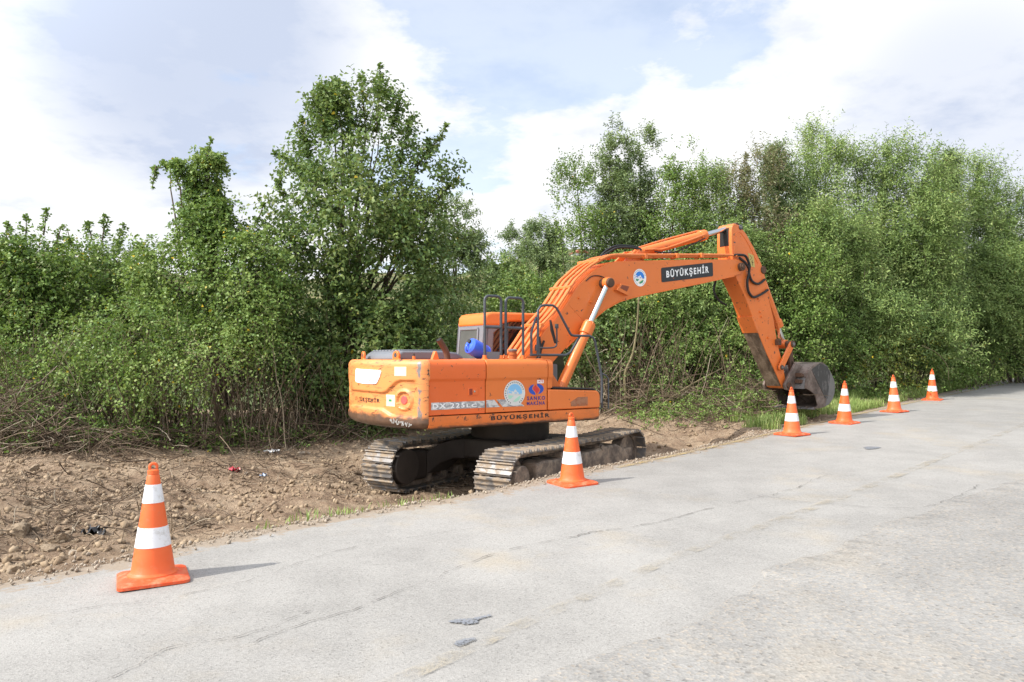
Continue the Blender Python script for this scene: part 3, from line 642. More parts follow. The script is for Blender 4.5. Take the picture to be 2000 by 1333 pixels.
mb.build('swirl_mark', [M['blue_vinyl'], M['red_vinyl']], PD, smooth=0)
lettering('SANKO', right, -.572, -.232, 1.418, 1.478, M['navy_vinyl'], PD); lettering('MAKİNA', right, -.575, -.235, 1.345, 1.415, M['navy_vinyl'], PD)
mb = MB(); decal(rrect(-.385, -.262, 1.672, 1.728, .006), right, 0, mb, .004); NPl = mb.build('number_sticker', M['white'], PD, smooth=0)
lettering('1475', right, -.372, -.275, 1.682, 1.718, M['red_vinyl'], PD, lift=.0055)
# --- skirt rail under the doors
sk = [(-1.335, 1.245), (-1.338, 1.13), (-1.325, 1.085), (-1.29, 1.063), (-1.15, 1.06), (-1.15, 1.245)]
mb = MB(); mb.prism(sk, -2.246, .80, axis='x'); SK = mb
n = len(sk); SK.add([(.80, y, z) for y, z in sk] + [(.862, y+.04*(y < -1.2), z+.0) for y, z in sk], [(i, (i+1) % n, n+(i+1) % n, n+i) for i in range(n)] + [tuple(range(n, 2*n))])
SK = SK.build('side_skirt', M['orange_skirt'], EX, smooth=30)
lettering('BÜYÜKŞEHİR', Plane((0, -1.338, 0), (1, 0, 0), (0, 0, 1)), -1.235, -.172, 1.136, 1.232, M['letter_black'], SK)
# --- toolbox with its dark tread pad
tb = [(-.178, 1.258), (.862, 1.258), (.862, 1.42)] + [(.762+.10*math.cos(R(a)), 1.44+.095*math.sin(R(a))) for a in range(0, 91, 15)] + [(-.178, 1.575)]
mb = MB(); mb.prism(tb, -1.318, -.50); TB = mb.build('toolbox', M['orange'], EX, smooth=35, bevel=.018, seg=3)
mb = MB(); mb.prism([(-.08, 1.582), (-.08, 1.606), (.72, 1.572), (.80, 1.545), (.79, 1.532), (.70, 1.548)], -1.30, -.52); mb.build('tread_pad', M['black'], TB, bevel=.008)
mb = MB(); decal([(.26, 1.30), (.60, 1.30), (.60, 1.44), (.40, 1.44), (.26, 1.37)], Plane((0, -1.318, 0), (1, 0, 0), (0, 0, 1)), 0, mb, .0035)
k = NT('faded_smudge'); k.bsdf(k.mix(k.noise(7, 6, .7), (.42, .15, .06), (.30, .16, .10)), .6, alpha=k.rng(k.noise(10, 6, .7), .25, .65, .25, 1)); mb.build('rubbed_smudge', k.m, TB, smooth=0)
# far side body (left of the machine), engine deck, front floor
mb = MB(); mb.prism([(y, z) for y, z in [(1.31, 1.25), (1.33, 1.93), (1.25, 2.03), (-.44, 2.035), (-.44, 1.25)]], -2.25, -.40, axis='x'); mb.build('engine_deck', M['orange'], EX, bevel=.02)
mb = MB(); mb.box(-.35, 1.62, .40, 1.32, 1.10, 1.30); mb.build('cab_floor', M['dark_metal'], EX, bevel=.02)
mb = MB(); mb.prism([(-.35, 1.12), (.75, 1.12), (.75, 1.55), (.35, 2.05), (-.05, 2.05)], -.46, -.30); mb.prism([(-.35, 1.12), (.75, 1.12), (.75, 1.55), (.35, 2.05), (-.05, 2.05)], .30, .39); mb.build('boom_bracket', M['orange_arm'], EX, bevel=.01)
# grey engine hood with its slatted top
mb = MB(); hp = [(-2.36, 2.03), (-2.33, 2.11), (-2.24, 2.165), (-1.55, 2.165), (-1.32, 2.14), (-1.22, 2.08), (-1.19, 2.03)]
mb.prism(hp, -.50, .66); GH = mb.build('engine_hood', M['greyhood'], EX, smooth=50, bevel=.045, seg=3)
mb = MB()
for i in range(9): mb.box(-2.25, -1.5, -.40+i*.115, -.34+i*.115, 2.150, 2.183)
mb.build('hood_ribs', M['greyhood'], GH, bevel=.012)
mb = MB()
for i in range(9): mb.box(-2.17, -1.55, -.325+i*.115, -.305+i*.115, 2.160, 2.1685)
for i in range(16): mb.box(-2.20+i*.045, -2.175+i*.045, -.46, -.415, 2.160, 2.172)
mb.build('hood_slots', M['gap'], GH)
mb = MB(); mb.tube(spline([(-1.69, -.86, 2.0), (-1.70, -.86, 2.11), (-1.735, -.86, 2.185), (-1.80, -.87, 2.27), (-1.85, -.88, 2.33)], 5), .046, 16, cap=False); mb.tube(spline([(-1.69, -.86, 2.0), (-1.70, -.86, 2.11), (-1.735, -.86, 2.185), (-1.80, -.87, 2.27), (-1.849, -.88, 2.328)], 5), .039, 16, 1); mb.build('exhaust_pipe', [M['rust'], M['gap']], EX)
mb = MB(); mb.lathe([(0, 2.03), (.062, 2.03), (.062, 2.10), (.07, 2.105), (.07, 2.125), (.062, 2.13), (.062, 2.165), (.0, 2.165)], 20, (-.53, -.86, 0)); mb.lathe([(0, 2.16), (.072, 2.16), (.078, 2.185), (.05, 2.20), (0, 2.20)], 20, (-.53, -.86, 0), 1); mb.build('filler_neck', [paint('rusty_orange_filler', (.40, .12, .03), chips=.3, dirt=.5), M['bucketgrey']], EX)
# --- handrails on the right deck
def rails(name, paths, r=.021, mat='rail', parent=EX):
    mb = MB()
    for p in paths: mb.tube(p, r, 10)
    return mb.build(name, M[mat], parent, smooth=50)
def arch(x0, x1, y, z0, z1, r=.07, n=6):
    return [(x0, y, z0), (x0, y, z1-r)] + [(x0+r-r*math.cos(R(a)), y, z1-r+r*math.sin(R(a))) for a in np.linspace(15, 90, n)] + [(x1-r+r*math.sin(R(a)), y, z1-r+r*math.cos(R(a))) for a in np.linspace(0, 75, n)] + [(x1, y, z1-r), (x1, y, z0)]
for x0, x1, zt in ((-1.195, -.905, 2.985), (-.82, -.50, 2.975)):
    h = rails('handrail', [arch(x0, x1, -1.1, 2.03, zt), [(x0, -1.1, 2.515), (x1, -1.1, 2.515)]])
    for x in (x0, x1): mb = MB(); mb.lathe([(0, 2.03), (.045, 2.03), (.045, 2.055), (.03, 2.06), (.03, 2.10), (0, 2.10)], 12, (x, -1.1, 0)); mb.build('rail_foot', M['orange'], h)
mb = MB(); mb.box(-1.16, -.93, -1.105, -1.095, 2.04, 2.15); mb.build('grey_rail_plate', M['greyhood'], EX)
yg = -1.15
guard = [(-.257, yg, 2.10), (-.252, yg, 2.80), (-.20, yg, 2.865), (-.14, yg, 2.882), (.04, yg, 2.886), (.105, yg, 2.85), (.145, yg, 2.80), (.375, yg, 2.46), (.41, yg, 2.425), (.47, yg, 2.415), (.78, yg, 2.419), (.86, yg, 2.39), (.90, yg, 2.33), (1.035, yg, 1.79), (1.045, yg, 1.70), (1.045, yg, 1.245), (.93, yg+.06, 1.18)]
g2 = [(-.366, yg+.02, 2.104), (-.366, yg+.02, 2.45), (-.34, yg+.02, 2.53), (-.27, yg+.02, 2.69)]
g3 = [(-.39, yg+.01, 2.104), (.30, yg+.01, 2.104), (.40, yg+.01, 2.15), (.60, yg+.01, 2.42)]
GR = rails('guard_rail', [guard, g2, g3], .02)
g4 = [(1.045, yg-.0, 1.80), (1.10, yg-.02, 1.78), (1.16, yg-.03, 1.72), (1.16, yg-.03, 1.22)]; rails('step_rail', [g4], .014, parent=GR)
# mirror on its stalk
mr = MB(); mr.tube(spline([(-.27, -1.13, 2.22), (-.05, -1.10, 2.215), (.15, -1.06, 2.235), (.19, -1.05, 2.32), (.19, -1.05, 2.55)], 5), .013, 8); mr.cyl((.19, -1.05, 2.53), (.19, -1.05, 2.60), .03, 10); mr.cyl((-.27, -1.15, 2.17), (-.27, -1.15, 2.26), .035, 10)
MR = mr.build('mirror_arm', M['rail'], EX, smooth=50)
mb = MB(); mb.prism([(.055, 2.66), (.075, 2.66), (.165, 2.36), (.165, 2.29), (.15, 2.29), (.07, 2.50)], -1.065, -1.03); mb.build('mirror_housing', M['black'], MR, bevel=.012)
# --- cab: floor pan, pillars, glass, roof
cx0, cx1, cy0, cy1 = -.25, 1.50, .42, 1.31
roofp = [(cx0-.02, 2.62), (cx0-.0, 2.78), (cx0+.05, 2.835), (cx0+.16, 2.86), (cx1-.35, 2.87), (cx1-.05, 2.84), (cx1+.06, 2.78), (cx1+.06, 2.70), (cx0+.55, 2.70), (cx0+.40, 2.665), (cx0+.30, 2.62)]
mb = MB(); mb.prism(roofp, cy0-.015, cy1+.015); CAB = mb.build('cab_roof', M['orange'], EX, smooth=40, bevel=.045, seg=3)
mb = MB(); mb.box(cx0, cx1-.15, cy0+.01, cy1-.01, 1.30, 1.95); mb.build('cab_shell', M['cabgrey'], CAB, bevel=.03)
bk = lambda z: cx0-.06+(z-1.9)*.085                   # raked rear wall
mb = MB()
mb.add([(bk(1.9), cy0, 1.9), (bk(1.9), cy1, 1.9), (bk(2.66), cy1, 2.66), (bk(2.66), cy0, 2.66), (bk(1.9)+.06, cy0, 1.9), (bk(1.9)+.06, cy1, 1.9), (bk(2.66)+.06, cy1, 2.66), (bk(2.66)+.06, cy0, 2.66)], [(0, 1, 2, 3)[::-1], (4, 5, 6, 7), (0, 4, 7, 3)[::-1], (1, 5, 6, 2), (0, 1, 5, 4), (3, 2, 6, 7)[::-1]])
mb.build('rear_cab_wall', M['cabgrey'], CAB, bevel=.02)
rw = [(cy0+.17, 1.93), (cy1-.07, 1.93), (cy1-.08, 2.57), (cy0+.19, 2.57)]
mb = MB(); mb.add([(bk(z)-.012, y, z) for y, z in rw] + [(bk(z)+.01, y, z) for y, z in rw], [(0, 1, 2, 3)[::-1]] + [(i, (i+1) % 4, 4+(i+1) % 4, 4+i) for i in range(4)]); RW = mb.build('rear_window', M['dustglass'], CAB, smooth=0)
mb = MB()
for i in range(4):
    (y0, z0), (y1, z1) = rw[i], rw[(i+1) % 4]; mb.tube([(bk(z0)-.012, y0, z0), (bk(z1)-.012, y1, z1)], .022, 6)
mb.build('window_seal', M['cabgrey'], RW)
sg_ = [(cx0+.02, 1.9), (cx0+.16, 1.9), (cx0+.20, 2.50), (cx0+.42, 2.66), (cx0+.10, 2.66), (cx0+.02, 2.6)]
mb = MB(); mb.prism(sg_, cy0, cy0+.10); mb.build('corner_pillar', M['cabgrey'], CAB, bevel=.025)
mb = MB(); mb.prism([(cx0+.12, 1.3), (cx1-.02, 1.3), (cx1+.02, 1.9), (cx1-.08, 2.73), (cx0+.34, 2.70), (cx0+.16, 2.50), (cx0+.12, 1.95)], cy0+.035, cy0+.055); mb.build('side_window', M['glass'], CAB, smooth=0)
mb = MB(); mb.box(cx1-.05, cx1, cy0+.06, cy1-.04, 1.35, 2.72); mb.build('windscreen', M['glass'], CAB)
mb = MB(); mb.box(cx0+.2, cx1-.1, cy1-.06, cy1-.03, 1.9, 2.70); mb.build('door_window', M['glass'], CAB)
mb = MB()
for x in (-.02, .28, .62): mb.tube([(cx0+.5+x, cy0+.02, 1.92), (cx0+.5+x+.02, cy0+.02, 2.70)], .012, 6)
mb.tube([(cx0+.30, cy0+.02, 2.22), (cx0+.95, cy0+.02, 2.22)], .014, 6); mb.build('window_bars', M['rail'], CAB)
# --- boom (side outline in x, z; half width .26)
boom = [(.06, 1.55), (-.10, 1.72), (.04, 1.93), (.33, 2.23), (.52, 2.50), (.817, 2.76), (1.038, 3.03), (1.262, 3.326), (1.426, 3.472), (1.60, 3.61), (1.92, 3.77), (2.168, 3.837), (2.785, 3.892), (3.715, 3.98), (5.2, 4.10),
        (5.50, 4.125), (5.68, 4.11), (5.755, 4.05), (5.775, 3.975), (5.74, 3.89), (5.66, 3.82), (5.45, 3.765), (5.291, 3.725), (4.455, 3.561), (3.711, 3.414), (3.008, 3.275), (2.599, 3.19), (2.253, 3.096), (1.917, 2.943), (1.709, 2.806), (1.306, 2.467), (.995, 2.226), (.693, 1.961), (.42, 1.69), (.20, 1.52)]
mb = MB(); mb.prism(boom, -.255, .255); BOOM = mb.build('boom', M['orange'], EX, smooth=25, bevel=.012)
bp = Plane((0, -.255, 0), (1, 0, 0), (0, 0, 1))
# flange lip along the underside, casting bracket, pins
low = [(5.45, 3.755), (4.455, 3.551), (3.711, 3.404), (3.008, 3.265), (2.599, 3.18), (2.253, 3.086), (1.917, 2.933), (1.709, 2.796), (1.306, 2.457), (.995, 2.216)]
mb = MB(); mb.tube([(x, -.258, z+.008) for x, z in low], .012, 6); mb.tube([(x, .258, z+.008) for x, z in low], .012, 6); mb.build('boom_lip', M['orange'], BOOM)
mb = MB(); mb.prism([(2.12, 3.30), (2.22, 3.42), (2.48, 3.40), (2.40, 3.21)], -.33, -.24); mb.prism([(2.20, 3.34), (2.25, 3.40), (2.43, 3.38), (2.37, 3.28)], -.334, -.325, 1); mb.build('work_lamp_bracket', [M['orange'], plain('rusty_red_recess', (.22, .05, .02))], BOOM, bevel=.006)
mb = MB(); mb.cyl((1.84, -.50, 3.405), (1.84, .50, 3.405), .085, 22); mb.build('cylinder_pin', M['rust'], BOOM, bevel=.015)
mb = MB(); mb.cyl((5.645, -.33, 3.97), (5.645, .33, 3.97), .085, 22); mb.cyl((5.645, -.345, 3.97), (5.645, .345, 3.97), .045, 14); mb.build('arm_pivot_pin', M['rust'], BOOM, bevel=.01)
mb = MB(); rot = math.atan2(4.0-3.79, 4.79-3.34); pf = Plane((3.335, -.255, 3.513), (math.cos(rot), 0, math.sin(rot)), (-math.sin(rot)*.25, 0, 1)); pf.n = Vector((0, -1, 0))
rr_ = rrect(0, 1.48, .0, .28, .03); mb.add([pf.p(a, b_, .006) for a, b_ in rr_] + [pf.p(a, b_, -.002) for a, b_ in rr_], [tuple(range(len(rr_)))] + [(i, len(rr_)+i, len(rr_)+(i+1) % len(rr_), (i+1) % len(rr_)) for i in range(len(rr_))])
NP_ = mb.build('black_name_plate', M['plate'], BOOM, smooth=0)
lettering('BÜYÜKŞEHİR', pf, .13, 1.35, .045, .255, M['white'], BOOM, lift=.009)
emblem(bp, (2.765, 3.57), .165, BOOM, True, 'small bright round town emblem')
# weld line and small studs on the near plate
mb = MB(); mb.tube([(1.06, -.256, 3.0), (1.50, -.256, 2.63)], .004, 5); mb.build('weld_seam', M['orange_arm'], BOOM)
for (x, z) in ((1.29, 3.12), (1.55, 3.06)):
    mb = MB(); mb.cyl((x, -.285, z), (x, -.25, z), .018, 10); mb.build('boom_stud', M['orange'], BOOM)
# hydraulic pipes along the back of the boom
backl = [(.02, 2.02), (.28, 2.33), (.47, 2.57), (.775, 2.85), (1.0, 3.12), (1.215, 3.40), (1.39, 3.54), (1.575, 3.68), (1.90, 3.845), (2.15, 3.915)]
for i, y in enumerate((-.285, -.215, -.145, -.075, .02, .10, .18, .26)):
    off = .02 if i % 2 else .045
    p = [(x-off*.7, y, z+off*.7) for x, z in backl]
    if i == 0: p += [(2.78, y+.02, 4.0), (3.7, y+.03, 4.075), (4.9, y+.04, 4.17), (5.38, y+.03, 4.20), (5.50, y, 4.19)]
    elif i in (1, 2): p += [(2.78, y, 3.965), (3.7, y, 4.045), (4.9, y, 4.14), (5.30, y, 4.17)]
    else: p += [(2.4, y, 3.945+.02*(i % 2))]
    mb = MB(); mb.tube(spline([(p[0][0]-.15, p[0][1], p[0][2]-.22)]+p, 3), .024, 8); mb.build('hydraulic_pipe', M['orange_pipe'], BOOM, smooth=60)
for (x, z) in ((.47, 2.60), (1.10, 3.28), (1.75, 3.80)):
    mb = MB(); mb.tube([(x-.02, -.31, z+.02), (x-.02, .29, z+.02)], .034, 6); mb.build('pipe_clamp', M['orange_arm'], BOOM)
for x, z in ((2.9, 3.995), (3.75, 4.07), (4.45, 4.13)):
    mb = MB(); mb.box(x-.035, x+.035, -.30, -.10, z-.06, z+.035); mb.build('pipe_clamp', M['orange_arm'], BOOM, bevel=.006)
def hose(pts, r=.022, parent=BOOM, name='hydraulic_hose'):
    mb = MB(); mb.tube(spline(pts, 7), r, 8); return mb.build(name, M['black'], parent, smooth=60)
hose([(2.0, -.05, 3.93), (2.16, -.05, 4.02), (2.36, -.08, 4.12), (2.7, -.10, 4.15), (2.95, -.10, 4.13)]); hose([(2.05, .05, 3.95), (2.2, .02, 4.08), (2.42, -.02, 4.17), (2.8, -.04, 4.19), (2.98, -.06, 4.15)])
hose([(1.45, -.262, 3.43), (1.58, -.27, 3.52), (1.75, -.27, 3.54), (1.88, -.30, 3.50), (1.86, -.42, 3.45)], .009)
hose([(.25, -.30, 1.75), (.33, -.34, 1.95), (.38, -.34, 2.2), (.36, -.33, 2.42)], .026); hose([(.05, .1, 1.8), (.3, -.29, 2.0), (.5, -.29, 2.35)], .02)
# --- arm cylinder on top of the boom
A0, A1 = Vector((2.80, 0, 4.03)), Vector((5.74, 0, 4.855)); dA = (A1-A0).normalized()
mb = MB(); mb.cyl(A0+dA*.12, A0+dA*2.06, .092, 22); mb.cyl(A0+dA*1.96, A0+dA*2.13, .115, 22); mb.cyl(A0-dA*.02, A0+dA*.2, .075, 16); AC = mb.build('arm_cylinder', M['orange'], EX, smooth=40, bevel=.012)
mb = MB(); mb.cyl(A0+dA*2.1, A1, .052, 18); mb.build('cylinder_rod', M['chrome'], AC)
mb = MB(); mb.cyl(A1-Vector((0, .12, 0)), A1+Vector((0, .12, 0)), .085, 20); mb.build('rod_eye', M['rust'], AC, bevel=.01)
mb = MB(); mb.prism([(2.45, 3.86), (2.74, 4.10), (2.86, 4.12), (2.92, 4.02), (2.98, 3.9)], -.17, -.12); mb.prism([(2.45, 3.86), (2.74, 4.10), (2.86, 4.12), (2.92, 4.02), (2.98, 3.9)], .12, .17); mb.cyl((2.80, -.19, 4.03), (2.80, .19, 4.03), .05, 14); mb.build('cylinder_lug', M['orange_arm'], AC, bevel=.008)
mb = MB(); mb.tube(spline([A0+dA*.25+Vector((0, -.10, .04)), A0+dA*.5+Vector((0, -.13, .0)), A0+dA*.75+Vector((0, -.13, -.04)), A0+dA*1.5+Vector((0, -.13, -.01)), A0+dA*2.0+Vector((0, -.12, .02))], 5), .018, 8); mb.tube(spline([A0+dA*.15+Vector((0, .05, .10)), A0+dA*.9+Vector((0, .06, .12)), A0+dA*2.0+Vector((0, .06, .12))], 5), .018, 8); mb.build('cylinder_pipe', M['orange_pipe'], AC)
hose([tuple(A0+dA*.5+Vector((0, -.14, -.05))), tuple(A0+dA*1.0+Vector((0, -.15, -.16))), tuple(A0+dA*1.5+Vector((0, -.14, -.12))), tuple(A0+dA*2.0+Vector((0, -.12, -.06)))], .014, AC)
# --- boom cylinders, one on each side
for sy in (-1, 1):
    B0, B1 = Vector((.60, sy*.40, 1.24)), Vector((1.84, sy*.40, 3.405)); dB = (B1-B0).normalized()
    mb = MB(); mb.cyl(B0, B0+dB*1.50, .090, 22); mb.cyl(B0+dB*1.42, B0+dB*1.63, .118, 22); mb.cyl(B0+dB*1.63, B0+dB*1.67, .095, 20); BC = mb.build('boom_cylinder', M['orange'], EX, smooth=40, bevel=.010)
    mb = MB(); mb.cyl(B0+dB*1.6, B1-dB*.06, .050, 18); mb.build('cylinder_rod', M['chrome'], BC)
    mb = MB(); mb.cyl(B1-Vector((0, .055, 0)), B1+Vector((0, .055, 0)), .10, 20); mb.cyl(B1-dB*.22, B1-dB*.05, .05, 14, 1); mb.build('rod_eye', [M['orange_arm'], M['chrome']], BC, bevel=.008)
    mb = MB()
    for t in np.linspace(0, 2*math.pi, 9)[:-1]:
        o_ = dB.orthogonal().normalized(); q = dB.cross(o_); c_ = B0+dB*1.635+(o_*math.cos(t)+q*math.sin(t))*.09; mb.cyl(c_, c_+dB*.025, .014, 6)
    mb.build('gland_bolts', M['orange_arm'], BC)
mb = MB(); mb.cyl((.60, -.50, 1.24), (.60, .50, 1.24), .06, 16); mb.build('cylinder_foot_pin', M['rust'], EX)
# --- arm
arm = [(5.46, 4.75), (5.475, 4.83), (5.54, 4.885), (5.70, 4.865), (5.93, 4.70), (6.17, 4.435), (6.41, 4.12), (6.50, 3.95), (6.58, 3.72), (6.655, 3.37), (6.83, 2.91), (6.905, 2.585), (7.005, 2.255), (7.11, 1.99), (7.19, 1.72), (7.25, 1.50), (7.235, 1.42), (7.17, 1.38), (7.10, 1.41), (6.89, 1.725), (6.585, 2.15), (6.24, 2.695), (5.90, 3.324), (5.60, 3.74), (5.50, 3.98), (5.47, 4.22), (5.455, 4.5)]
mb = MB(); mb.prism(arm, -.195, .195); ARM = mb.build('arm', M['orange_arm'], EX, smooth=25, bevel=.012)
# dark slot between the head plates, dirty lower half of the front face
mb = MB(); mb.add([(5.452, -.12, 4.42), (5.452, .12, 4.42), (5.46, .12, 4.80), (5.46, -.12, 4.80)], [(0, 1, 2, 3)[::-1]]); mb.build('head_slot', M['gap'], ARM, smooth=0)
def along(z): return np.interp(z, [1.41, 1.725, 2.15, 2.695, 3.324, 3.74], [7.10, 6.89, 6.585, 6.24, 5.90, 5.60])
zz = np.linspace(1.44, 2.62, 14); V = []
for i, z in enumerate(zz):
    for y in (-.19, .19): V.append((along(z)-.010, y, z-.004))
mb = MB(); mb.add(V, [(2*i, 2*i+1, 2*i+3, 2*i+2) for i in range(13)]); mb.build('mud_crust', M['armmud'], ARM, smooth=0)
mb = MB(); pr = [(along(z), z) for z in (2.62, 2.75, 2.95)]; mb.prism([(along(2.60)-.03, 2.60), (along(2.95)-.03, 2.95), (along(2.95)+.03, 2.95), (along(2.60)+.03, 2.60)], -.205, .205); mb.build('wear_plate', M['orange_arm'], ARM, bevel=.01)
mb = MB(); mb.add([(x, -.1985, z) for x, z in ((5.97, 4.30), (6.16, 4.26), (6.20, 4.00), (6.05, 4.02))], [(0, 3, 2, 1)[::-1]]); YL = mb.build('yellow_warning_sticker', M['yellow_plate'], ARM, smooth=0)
mb = MB()
for q in ([(6.03, 4.26), (6.10, 4.20), (6.04, 4.16)], [(6.08, 4.12), (6.15, 4.10)], [(6.11, 4.16), (6.12, 4.04)]): mb.tube([(x, -.2005, z) for x, z in q], .005, 4)
mb.build('sticker_marks', M['letter_black'], YL)
mb = MB(); e_ = [(5.56+.0, 4.52), (5.58, 4.66), (5.66, 4.76), (5.78, 4.74), (5.9, 4.62)]; mb.tube([(x, -.198, z) for x, z in spline([(a, b_, 0) for a, b_ in [(5.52, 4.20), (5.53, 4.45), (5.58, 4.64), (5.70, 4.72), (5.86, 4.62), (6.05, 4.42)]], 6) for _ in (0,)] if False else [(q[0], -.198, q[1]) for q in spline([(5.52, 4.20, 0), (5.53, 4.45, 0), (5.58, 4.64, 0), (5.70, 4.72, 0), (5.86, 4.62, 0), (6.05, 4.42, 0), (6.30, 4.10, 0)], 6)], .008, 6); mb.build('head_weld', M['orange_arm'], ARM)
mb = MB(); mb.cyl((5.74, -.215, 4.855-.03), (5.74, .215, 4.855-.03), .055, 18); mb.cyl((5.74, -.225, 4.825), (5.74, .225, 4.825), .03, 12, 1); mb.build('head_pin', [M['rail'], M['bucketgrey']], ARM, bevel=.008)
for (x, z) in ((6.36, 3.05), (6.62, 2.50), (6.30, 3.33), (6.05, 3.72), (6.40, 2.95)):
    mb = MB(); mb.cyl((x, -.225, z), (x, -.19, z), .022, 10); mb.build('arm_boss', M['orange_arm'], ARM)
hose([(5.42, -.27, 4.20), (5.62, -.28, 4.22), (5.80, -.28, 4.20), (5.93, -.27, 4.02), (5.94, -.25, 3.86), (6.06, -.23, 3.70), (6.28, -.22, 3.655), (6.50, -.22, 3.76)], .027, ARM)
hose([(5.60, -.27, 4.16), (5.80, -.27, 4.06), (5.93, -.26, 3.92), (5.88, -.25, 3.68), (5.93, -.24, 3.47), (6.10, -.23, 3.36), (6.36, -.22, 3.43), (6.60, -.22, 3.54)], .027, ARM)
hose([(5.42, .20, 3.72), (5.40, .24, 3.50), (5.55, .24, 3.30), (5.78, .22, 3.20)], .024, ARM)
# bucket cylinder with its pipes
K0, K1 = Vector((6.52, 0, 4.02)), Vector((7.44, 0, 2.42)); dK = (K1-K0).normalized()
mb = MB(); mb.cyl(K0+dK*.05, K0+dK*1.36, .098, 22); mb.cyl(K0+dK*1.30, K0+dK*1.46, .125, 22); BK = mb.build('bucket_cylinder', M['orange_arm'], EX, smooth=40, bevel=.01)
mb = MB(); mb.cyl(K0+dK*1.4, K1, .048, 18); mb.build('cylinder_rod', M['chrome'], BK)
mb = MB(); mb.cyl(K0+Vector((-.04, -.22, -.05)), K0+Vector((-.04, .22, -.05)), .085, 18); mb.build('cylinder_base_pin', M['rust'], BK, bevel=.01)
mb = MB()
for yy in (-.14, -.09): mb.tube(spline([(6.55, yy-.05, 3.58), (6.66, yy-.03, 3.40), (6.90, yy, 3.05), (7.08, yy, 2.72), (7.06+.1*(yy > -.1), yy, 2.5)], 5), .02, 8)
mb.build('cylinder_pipe', M['orange_pipe'], BK)
mb = MB(); mb.box(6.86, 6.96, -.30, -.19, 2.34, 2.46); mb.cyl((6.90, -.32, 2.44), (6.90, -.19, 2.44), .04, 10); mb.build('grease_block', M['rust'], BK, bevel=.015)
# bucket linkage
P_a, P_r, P_b = (6.985, 1.852), (7.385, 2.368), (7.62, 1.80)
def link_bar(p, q, r, y0, y1, mb):
    p, q = Vector((p[0], 0, p[1])), Vector((q[0], 0, q[1])); d = (q-p).normalized(); n = Vector((-d.z, 0, d.x)); out = []
    for c, s0 in ((q, 1), (p, -1)):
        for a in np.linspace(-90, 90, 9): out.append(c + d*s0*r*math.cos(R(a)) + n*s0*r*math.sin(R(a)))
    mb.prism([(v.x, v.z) for v in out], y0, y1)
mb = MB(); link_bar(P_a, P_r, .075, -.275, -.225, mb); link_bar(P_a, P_r, .075, .225, .275, mb); LK = mb.build('bucket_link', M['orange_arm'], EX, smooth=30, bevel=.01)
for (x, z), r_ in ((P_a, .055), (P_r, .075)):
    mb = MB(); mb.cyl((x, -.30, z), (x, .30, z), r_, 18); mb.cyl((x, -.312, z), (x, .312, z), r_*.5, 12, 1); mb.build('link_pin', [M['rust'], M['bucketgrey']], LK, bevel=.008)
mb = MB(); link_bar(P_r, (7.50, 1.75), .075, -.20, -.13, mb); link_bar(P_r, (7.50, 1.75), .075, .13, .20, mb); mb.cyl((7.46, -.2, 1.95), (7.46, .2, 1.95), .05, 12); mb.build('bucket_rod', M['rust'], LK, smooth=30, bevel=.01)
mb = MB(); mb.cyl((7.385, -.12, 2.368), (7.385, .12, 2.368), .10, 20); mb.build('rod_eye', M['orange_arm'], LK, bevel=.01)
# --- bucket: shell swept across the width, side plates, lugs, lip with teeth
shell = [(7.47, 1.40), (7.50, 1.58), (7.609, 1.80), (7.80, 1.92), (8.113, 1.967), (8.30, 1.88), (8.452, 1.71), (8.56, 1.56), (8.594, 1.43), (8.57, 1.26), (8.50, 1.12), (8.36, 1.01), (8.18, .955), (8.0, .93), (7.86, .93)]
def inset(P, d):
    out = []
    for i in range(len(P)):
        a, b_ = np.array(P[max(i-1, 0)]), np.array(P[min(i+1, len(P)-1)]); t = (b_-a)/np.linalg.norm(b_-a); out.append(tuple(np.array(P[i])+np.array([t[1], -t[0]])*d))
    return out
ins = inset(shell, .035); mb = MB(); mb.prism(shell+ins[::-1], -.50, .50); BU = mb.build('bucket', M['bucket'], EX, smooth=35, bevel=.004)
plate = shell + [(7.93, 1.01), (7.83, 1.24), (7.66, 1.33)]
for sy in (-1, 1):
    mb = MB(); mb.prism(plate, sy*.505-.014, sy*.505+.014); sp = mb.build('side_plate', M['bucket'], BU, smooth=30, bevel=.004)
    mb = MB(); mb.prism([(7.70, 1.80), (8.02, 1.945), (8.30, 1.86), (8.40, 1.72), (8.30, 1.14), (8.20, 1.16)], sy*.505-.020, sy*.505+.020); mb.build('worn_dark_patch', M['bucketdark'], sp)
    mb = MB(); mb.prism([(8.08, 1.955), (8.30, 1.87), (8.445, 1.705), (8.55, 1.56), (8.58, 1.43), (8.555, 1.26), (8.49, 1.13), (8.35, 1.02), (8.2, .965), (8.26, 1.14), (8.40, 1.72), (8.25, 1.86)], sy*.505-.018, sy*.505+.018); mb.build('wear_rim', M['bucketgrey'], sp)
mb = MB(); lug = [(7.10, 1.36), (7.06, 1.46), (7.12, 1.56), (7.36, 1.84), (7.44, 1.93), (7.56, 1.95), (7.70, 1.86), (7.62, 1.78), (7.50, 1.60), (7.46, 1.40), (7.3, 1.33)]
for y in (-.30, .24): mb.prism(lug, y, y+.06)
LG = mb.build('bucket_lug', M['bucket'], BU, smooth=30, bevel=.01)
mb = MB(); mb.cyl((7.19, -.33, 1.452), (7.19, .33, 1.452), .07, 18); mb.build('bucket_pin', M['rust'], BU, bevel=.01)
mb = MB()
for x, z, w in ((7.52, 1.70, .05), (7.50, 1.56, .04)): mb.prism([(x, z), (x-.10, z+.03), (x-.10, z-.06), (x, z-.05)], -.46, -.30)
mb.build('shell_rib', M['rust'], BU, bevel=.008)
mb = MB(); mb.prism([(7.40, 1.38), (7.50, 1.38), (7.56, 1.60), (7.50, 1.62)], -.5, .5); mb.build('top_lip', M['bucketgrey'], BU)
